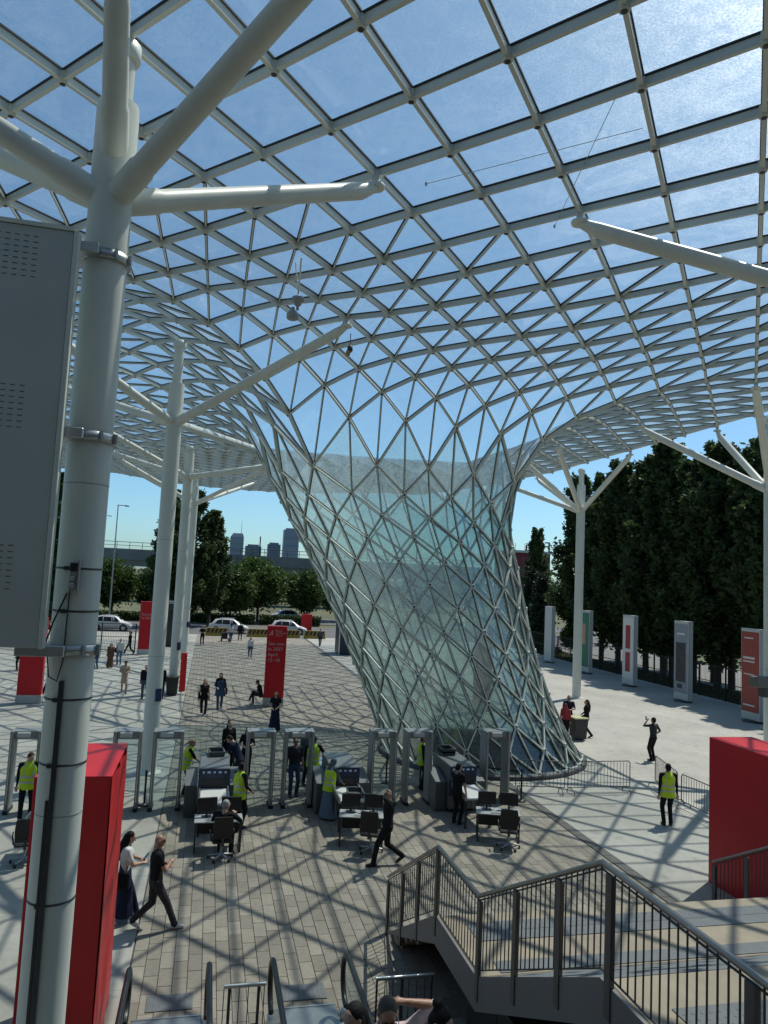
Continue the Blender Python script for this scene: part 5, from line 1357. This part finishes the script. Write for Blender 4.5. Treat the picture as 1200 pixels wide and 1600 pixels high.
        def band_(z0, z1):
            q = []
            for zz in (z0, z1):
                rx, ry = np.interp(zz, [v[0] for v in vr], [v[1] for v in vr]) + .007, np.interp(zz, [v[0] for v in vr], [v[2] for v in vr]) + .007
                q.append([tuple(T((rx * math.cos(a) * (1 - .10 * abs(math.sin(a))) * (1 + .015 * math.sin(5 * a + zz * 20)), ry * math.sin(a) * (1 + .02 * math.sin(4 * a + zz * 14)), zz))) for a in [2 * math.pi * k / 28 for k in range(28)]])
            MB().loft(q, REFB, True, False).build('reflective_band', vb)
        band_(.96, 1.005); band_(1.09, 1.135)
        for sx in (-1, 1):
            for sy in (-1, 1): MB().add([T((sx * .085, sy * (.128 + .018), 1.135)), T((sx * .135, sy * (.12 + .014), 1.135)), T((sx * .125, sy * .105, 1.44)), T((sx * .08, sy * .112, 1.44))], [(0, 1, 2, 3)], REFB).build('reflective_brace', vb)
    if bag:
        bx, by, bz, bm = bag
        b_ = MB().box((bx, by, bz), (.11, .30, .30), bm, None, .035).build('shoulder_bag', t); MB().tube([(bx, by - .1, bz + .14), T((-.5 * bx, -.09, 1.45)), T((-.5 * bx, .09, 1.42)), (bx, by + .1, bz + .14)], .012, bm, 6).build('strap', b_)
    if phone:
        p_ = thing('phone', phone[3], 'phone', (0, 0, 0)); p_.location = t.location + Matrix.Rotation(rz, 3, 'Z') @ (V(phone[:3]) * s); p_.rotation_euler = (R(phone[4]), 0, rz)
        MB().box((0, 0, 0), (.075, .012, .15), BLACK, None, .005).build('casing', p_); MB().box((0, -.007, 0), (.066, .003, .138), mat('phone screen', (.03, .03, .035), .1)).build('screen', p_)
    return t

RT_, LT_, UP_, DN_ = R(-90), R(90), 0.0, R(180)    # facing right, left, away, towards the viewer
CROSS = ((-.03, .20, 1.13, -1, -.1, -.8), (.03, .235, 1.18, 1, -.1, -.8))
WALK = ((-.09, -.33, .07, 4, 30), (.09, .36, 0.0))
WALK2 = ((-.09, .30, 0.0), (.09, -.26, .05, -4, 25))
READ = ((-.08, .30, 1.14, -1, -.3, -1), (.10, .30, 1.12, 1, -.3, -1))
DOWN = ((-.25, .04, .80), (.25, .06, .80))
# --- foreground walkers
person('long-haired woman in white top looking at her phone, walking behind the bald man', -1.23, 15.75, R(-78), 1.70, top=C_WHT, bot=C_NAV, hair=H_BLK, hstyle='long', sleeve=.35, feet=WALK2, hands=READ, head=(0, -22), female=True, skirt=(.98, .12, 'c', .22), shoe=C_SHW, bag=(.21, -.10, .86, C_BLK), phone=(.0, .38, 1.20, 'dark phone held by the woman with long dark hair', -40), vox=.012)
person('bald bearded man in black tee and white trainers walking with folded arms', -.62, 15.35, R(-82), 1.80, top=C_BLK, bot=C_GRY, shoe=C_SHW, skin=SKIN2, hair=H_STB, hstyle='bald', sleeve=.3, feet=((-.09, -.36, .08, 4, 35), (.09, .38, 0.0)), hands=CROSS, glasses=True, vox=.012, pelvis=(0, 0, .89))
person('guard in yellow vest beside the leftmost detector gate, looking down to his left', -4.4, 22.0, R(195), 1.80, top=C_BLK, bot=C_BLK, hair=H_BRN, vest=True, sleeve=.95, hands=((-.25, -.05, .82), (.25, -.05, .82)), head=(22, -30), feet=((-.12, 0, 0), (.12, .05, 0)), shoe=C_SHW)
# --- left lane
person('fair-haired woman guard in yellow vest standing at the left x-ray machine', -.32, 24.0, R(-75), 1.70, top=C_BLK, bot=C_BLK, hair=H_BLD, hstyle='tail', vest=True, sleeve=.45, hands=((-.12, .38, 1.02), (.18, .42, 1.02)), head=(0, -30), lean=(8, 0), female=True)
person('man in navy tee leaning over the left x-ray feed table', 1.32, 24.5, R(70), 1.80, top=C_NAV, bot=C_GRY, hair=H_BRN, sleeve=.4, skin=SKIN, hands=((-.15, .52, 1.0), (.14, .55, 1.0)), lean=(28, 0), head=(0, -25))
person('woman in black with sunglasses waiting directly behind the navy tee man', 1.62, 26.0, R(170), 1.66, top=C_BLK, bot=C_BLK, hair=H_BLK, hstyle='long', glasses=True, female=True, hands=READ)
person('woman in black jacket, taller of the two queuing behind the navy tee man', 1.02, 26.7, R(200), 1.74, top=C_BLK, bot=C_BLK, hair=H_BLK, hstyle='long', female=True, sleeve=.95)
person('guard in yellow vest with black hair between the left machine and its roller bed', 1.18, 20.9, R(-55), 1.74, top=C_BLK, bot=C_BLK, skin=SKIN2, hair=H_BLK, vest=True, sleeve=.95, hands=((.02, .24, .95), (.26, .18, 1.0)), head=(25, -8))
person('grey-haired man in black sitting at the left operator desk', .68, 18.68, R(-18), 1.76, top=C_BLK, bot=C_BLK, hair=H_GRY, sleeve=.95, pelvis=(0, -.02, .58), feet=((-.14, .42, 0), (.16, .36, 0)), hands=((-.16, .40, .86), (.22, .34, .98)), lean=(6, 4), head=(-35, -8))
# --- middle lanes
person('man in charcoal tee and jeans standing in a detector gate', 2.98, 23.7, R(185), 1.80, top=C_GRY, bot=C_JNS, skin=SKIN2, hair=H_BLK, sleeve=.4, hands=DOWN, glasses=True, shoe=C_SHB)
person('guard in yellow vest seen from behind beside the middle x-ray machine', 3.62, 24.1, R(-8), 1.76, top=C_BLK, bot=C_BLK, skin=SKIN3, hair=H_BLK, vest=True, sleeve=.95, hands=((-.3, .12, .9), (.36, .14, .98)))
person('dark-haired man in grey shirt facing the vested guard at the middle lane', 3.55, 25.0, R(200), 1.84, top=C_TEA, bot=C_GRY, hair=H_BLK, sleeve=.5, hands=DOWN, skin=SKIN2)
person('woman guard in grey headscarf, yellow vest and long denim skirt', 3.74, 21.5, R(-50), 1.68, top=C_TEA, bot=C_LJN, skin=SKIN2, hair=C_TEA, hstyle='scarf', vest=True, sleeve=.95, female=True, hands=((-.1, .32, 1.0), (.2, .36, 1.0)), head=(0, -25), skirt=(.96, .05, 'c', .30), lean=(8, 0))
person('bald man in black uniform walking past the middle desk with a phone at his ear', 4.62, 17.95, R(80), 1.84, top=C_BLK, bot=C_BLK, skin=SKIN, hair=H_STB, hstyle='bald', sleeve=.95, feet=((-.09, .30, 0.0), (.09, -.36, .12, -4, 40)), hands=((-.13, .10, 1.60, -.7, -.4, -1), (.26, -.05, .82)), head=(5, -5), pelvis=(0, 0, .90), phone=(-.10, .07, 1.66, 'dark phone at the ear of the bald man in black', 0), vox=.014)
# --- right lane
person('guard in yellow vest half hidden behind the right x-ray machine', 7.30, 24.2, R(-100), 1.76, top=C_BLK, bot=C_BLK, skin=SKIN2, hair=H_BRN, vest=True, sleeve=.95)
person('person in black waistcoat with white sleeves standing at the right roller bed', 7.36, 20.75, R(-60), 1.70, top=C_BLK, bot=C_BLK, skin=SKIN2, hair=H_BLK, sleeve=.32, hands=((-.18, .2, .86), (.26, .12, .82)), head=(0, -12))
# --- right of the funnel
person('guard in yellow vest seen from behind on the pale concrete right', 13.76, 20.08, R(-14), 1.80, top=C_BLK, bot=C_BLK, hair=H_BLK, vest=True, sleeve=.95, hands=((-.27, -.02, .80), (.27, -.02, .80)))
person('man in dark tee raising a camera phone near the crowd barrier', 18.2, 27.6, R(20), 1.76, top=C_GRY, bot=C_BLK, hair=H_BLK, skin=SKIN2, sleeve=.4, hands=((-.09, .24, 1.55, -.8, .2, -1), (.24, .10, 1.02)), head=(0, 5), phone=(-.07, .30, 1.64, 'phone held up by the man near the crowd barrier', 0))
person('woman in black with long fair hair right of the wheeled bin', 17.5, 31.85, R(75), 1.76, top=C_BLK, bot=C_BLK, hair=H_BRN, hstyle='long', sleeve=.95, female=True, feet=WALK2, hands=((-.2, .25, 1.0), (.22, .2, 1.0)))
person('dark-haired person in navy behind the wheeled bin', 17.05, 32.75, R(160), 1.80, top=C_NAV, bot=C_BLK, hair=H_BLK, sleeve=.4, skin=SKIN2, hands=READ)
person('red-haired woman beside the wheeled bin at the funnel edge', 16.3, 31.6, R(-30), 1.62, top=C_RED, bot=C_BLK, hair=H_RED, hstyle='long', female=True, sleeve=.9)
person('person in black mostly hidden by the funnel next to the red-haired woman', 16.1, 32.9, R(190), 1.74, top=C_BLK, bot=C_BLK, hair=H_BRN, skin=SKIN2, sleeve=.9)
# --- middle distance
person('woman in black sleeveless top and trousers with a shoulder bag', .12, 36.9, R(182), 1.70, top=C_BLK, bot=C_BLK, hair=H_BLK, hstyle='long', sleeve=.1, female=True, hands=DOWN, bag=(.24, 0, .95, C_BLK), feet=((-.08, .14, 0), (.08, -.12, .03)), shoe=C_SHW)
person('woman in loose black hooded cloak and jeans with a bag', .90, 38.8, R(178), 1.76, top=C_BLK, bot=C_JNS, hair=C_BLK, hstyle='scarf', sleeve=.95, female=True, bag=(-.30, 0, .85, C_BLK), feet=((-.08, -.16, .03), (.08, .16, 0)), hands=((-.26, .1, .9), (.15, .25, 1.05)), skirt=(1.2, .62, 'c', .27))
person('woman in black top and long dark skirt in front of the lettered totem', 3.22, 33.4, R(165), 1.72, top=C_BLK, bot=C_NAV, hair=H_BLK, hstyle='long', sleeve=.3, female=True, skirt=(.98, .06, 'c', .27), hands=((-.12, .24, 1.04, -1, -.3, -1), (.12, .24, 1.04, 1, -.3, -1)))
person('person sitting at the foot of the lettered red totem', 2.98, 39.9, R(80), 1.74, top=C_BLK, bot=C_GRY, hair=H_BLK, sleeve=.4, pelvis=(0, -.05, .52), feet=((-.12, .50, .22), (.12, .34, 0)), hands=((-.1, .3, .72), (.14, .3, .74)), lean=(14, 0), head=(0, -20), shoe=C_SHW, skin=SKIN2)
person('fair-haired woman in white top and jeans walking far down the plaza', 3.6, 61.6, R(178), 1.70, top=C_WHT, bot=C_JNS, hair=H_BLD, hstyle='long', female=True, sleeve=.9, feet=WALK2, vox=.022)
person('man in black standing on the paving left, near the yellow barriers', -.3, 71.2, R(170), 1.78, top=C_BLK, bot=C_BLK, hair=H_BLK, sleeve=.4, vox=.022, hands=READ)
person('man in white tee and jeans pushing a trolley near the barriers', 2.4, 74.5, R(10), 1.76, top=C_WHT, bot=C_JNS, hair=H_BLK, sleeve=.4, vox=.022, feet=WALK)
person('man in black beside the trolley near the barriers', 3.4, 77.2, R(5), 1.80, top=C_BLK, bot=C_BLK, hair=H_BLK, sleeve=.9, vox=.022, feet=WALK2)
person('person in grey walking at the plaza end beside the dark blue cabin', 11.0, 73.0, R(180), 1.74, top=C_TEA, bot=C_GRY, hair=H_BRN, sleeve=.9, vox=.022, feet=WALK)
tl = thing('luggage_trolley', 'dark trolley with boxes pushed by two men near the barriers', 'trolley', (1.9, 75.6, 0)); MB().box((0, 0, .28), (.9, .6, .06), DARKM).build('deck', tl); MB().box((-.1, 0, .6), (.6, .5, .56), C_GRY, None, .02).build('load', tl); MB().tube([(.42, -.25, .3), (.45, -.25, 1.0), (.45, .25, 1.0), (.42, .25, .3)], .02, GALV, 8).build('handle', tl)
for sx in (-1, 1):
    for sy in (-1, 1): MB().box((sx * .36, sy * .24, .1), (.16, .05, .2), BLACK, None, .02).build('wheel', tl)
# --- left distance
person('person in beige shirt and shorts looking down at hands', -4.18, 43.2, R(190), 1.76, top=C_BEI, bot=C_BEI, skin=SKIN2, hair=H_BLK, sleeve=.5, hands=READ, head=(0, -25), feet=WALK2, skirt=(.95, .55, 'bare', .2), vox=.018)
person('woman in long brown dress standing close to a man in jeans', -6.25, 53.9, R(185), 1.68, top=C_BRN, bot=C_BRN, hair=H_BRN, hstyle='long', female=True, sleeve=.5, skirt=(.98, .06, 'c', .25), vox=.02)
person('man in white shirt and faded jeans with a black bag', -5.85, 55.6, R(170), 1.80, top=C_WHT, bot=C_LJN, hair=H_BLK, sleeve=.9, bag=(.27, 0, .95, C_BLK), vox=.02)
person('man in black striding in front of the far red totem', -5.83, 62.2, R(95), 1.80, top=C_BLK, bot=C_BLK, hair=H_BLK, sleeve=.9, feet=WALK, vox=.02)
person('person in jeans and brown top just right of the nearest column', -7.0, 53.0, R(150), 1.72, top=C_BRN, bot=C_JNS, hair=H_BRN, sleeve=.5, vox=.02)
person('person in black coat left of the second column', -2.95, 41.4, R(180), 1.76, top=C_BLK, bot=C_TEA, hair=H_BLK, sleeve=.95, vox=.02)
person('person in black right behind the second column', -2.16, 41.5, R(200), 1.76, top=C_BLK, bot=C_BLK, hair=H_BLK, sleeve=.95, vox=.02)
person('person in black trousers and pale top under the grey board', -11.4, 51.4, R(170), 1.72, top=C_BEI, bot=C_BLK, hair=H_BLD, sleeve=.5, vox=.02)
person('man in black walking between the plain totem and the nearest column', -7.7, 41.4, R(110), 1.80, top=C_BLK, bot=C_BLK, hair=H_BLK, sleeve=.95, feet=WALK2, vox=.02)
person('woman with dark hair and pink top behind the man in black at the left', -7.9, 44.6, R(160), 1.70, top=C_PNK, bot=C_BLK, hair=H_BLK, hstyle='long', female=True, sleeve=.5, vox=.02)
# --- on the right escalator
ES = lambda y: (9.2 - y) * .577
person('man in pale pink shirt and sunglasses holding his head on the escalator', 1.72, 6.45, R(185), 1.80, ES(6.45) - .02, top=C_PNK, bot=C_NAV, skin=SKIN2, hair=H_STB, hstyle='short', sleeve=.75, hands=((-.17, .0, 1.63, -1, .1, .5), (.22, .15, .95)), head=(-10, -28), glasses=True, vox=.011)
person('woman with long black hair and white top left on the escalator', 1.40, 6.15, R(120), 1.62, ES(6.15) + .10, top=C_WHT, bot=C_BLK, hair=H_BLK, hstyle='long', female=True, sleeve=.4, head=(0, -15), vox=.012)
person('woman with dark hair in a bun covering her face on the escalator', 2.02, 6.05, R(215), 1.70, ES(6.05) - .04, top=C_WHT, bot=C_BLK, hair=H_BLK, hstyle='bun', female=True, sleeve=.4, hands=((-.09, .15, 1.50, -.6, .0, -1), (.24, .10, .85)), head=(5, -32), vox=.011)
# fuse every body and hair piece into one skin, then colour faces by the nearest limb
tmp = []
for (nm, me, vx, par, prims, mats, hm) in JOBS:
    o = bpy.data.objects.new('fuse', me); COL.objects.link(o); md = o.modifiers.new('r', 'REMESH'); md.mode = 'VOXEL'; md.voxel_size = vx; md.use_smooth_shade = True
    sm_ = o.modifiers.new('s', 'SMOOTH'); sm_.factor = .5; sm_.iterations = 2; tmp.append(o)
dg = bpy.context.evaluated_depsgraph_get()
for o, (nm, me, vx, par, prims, mats, hm) in zip(tmp, JOBS):
    m2 = bpy.data.meshes.new_from_object(o.evaluated_get(dg)); m2.name = nm; m2.materials.clear()
    if hm is not None: m2.materials.append(hm)
    else:
        keys = ['skin', 'top', 'bot', 'shoe']
        for k in keys: m2.materials.append(mats[k])
        n = len(m2.polygons); c = np.empty(n * 3, np.float32); m2.polygons.foreach_get('center', c); c = c.reshape(-1, 3).astype(float)
        best = np.full(n, 1e9); idx = np.zeros(n, np.int32)
        for (a, b, ra, rb, tg) in prims:
            a, b = np.array(a), np.array(b); ab = b - a; L2 = max(ab @ ab, 1e-9)
            u = np.clip((c - a) @ ab / L2, 0, 1); d = np.linalg.norm(c - a - u[:, None] * ab, axis=1) - (ra + (rb - ra) * u)
            w = d < best; best[w] = d[w]; idx[w] = keys.index(tg)
        m2.polygons.foreach_set('material_index', idx)
    m2.polygons.foreach_set('use_smooth', [True] * len(m2.polygons)); m2.update()
    link(nm, m2, par)
for o in tmp:
    me = o.data; bpy.data.objects.remove(o); bpy.data.meshes.remove(me)
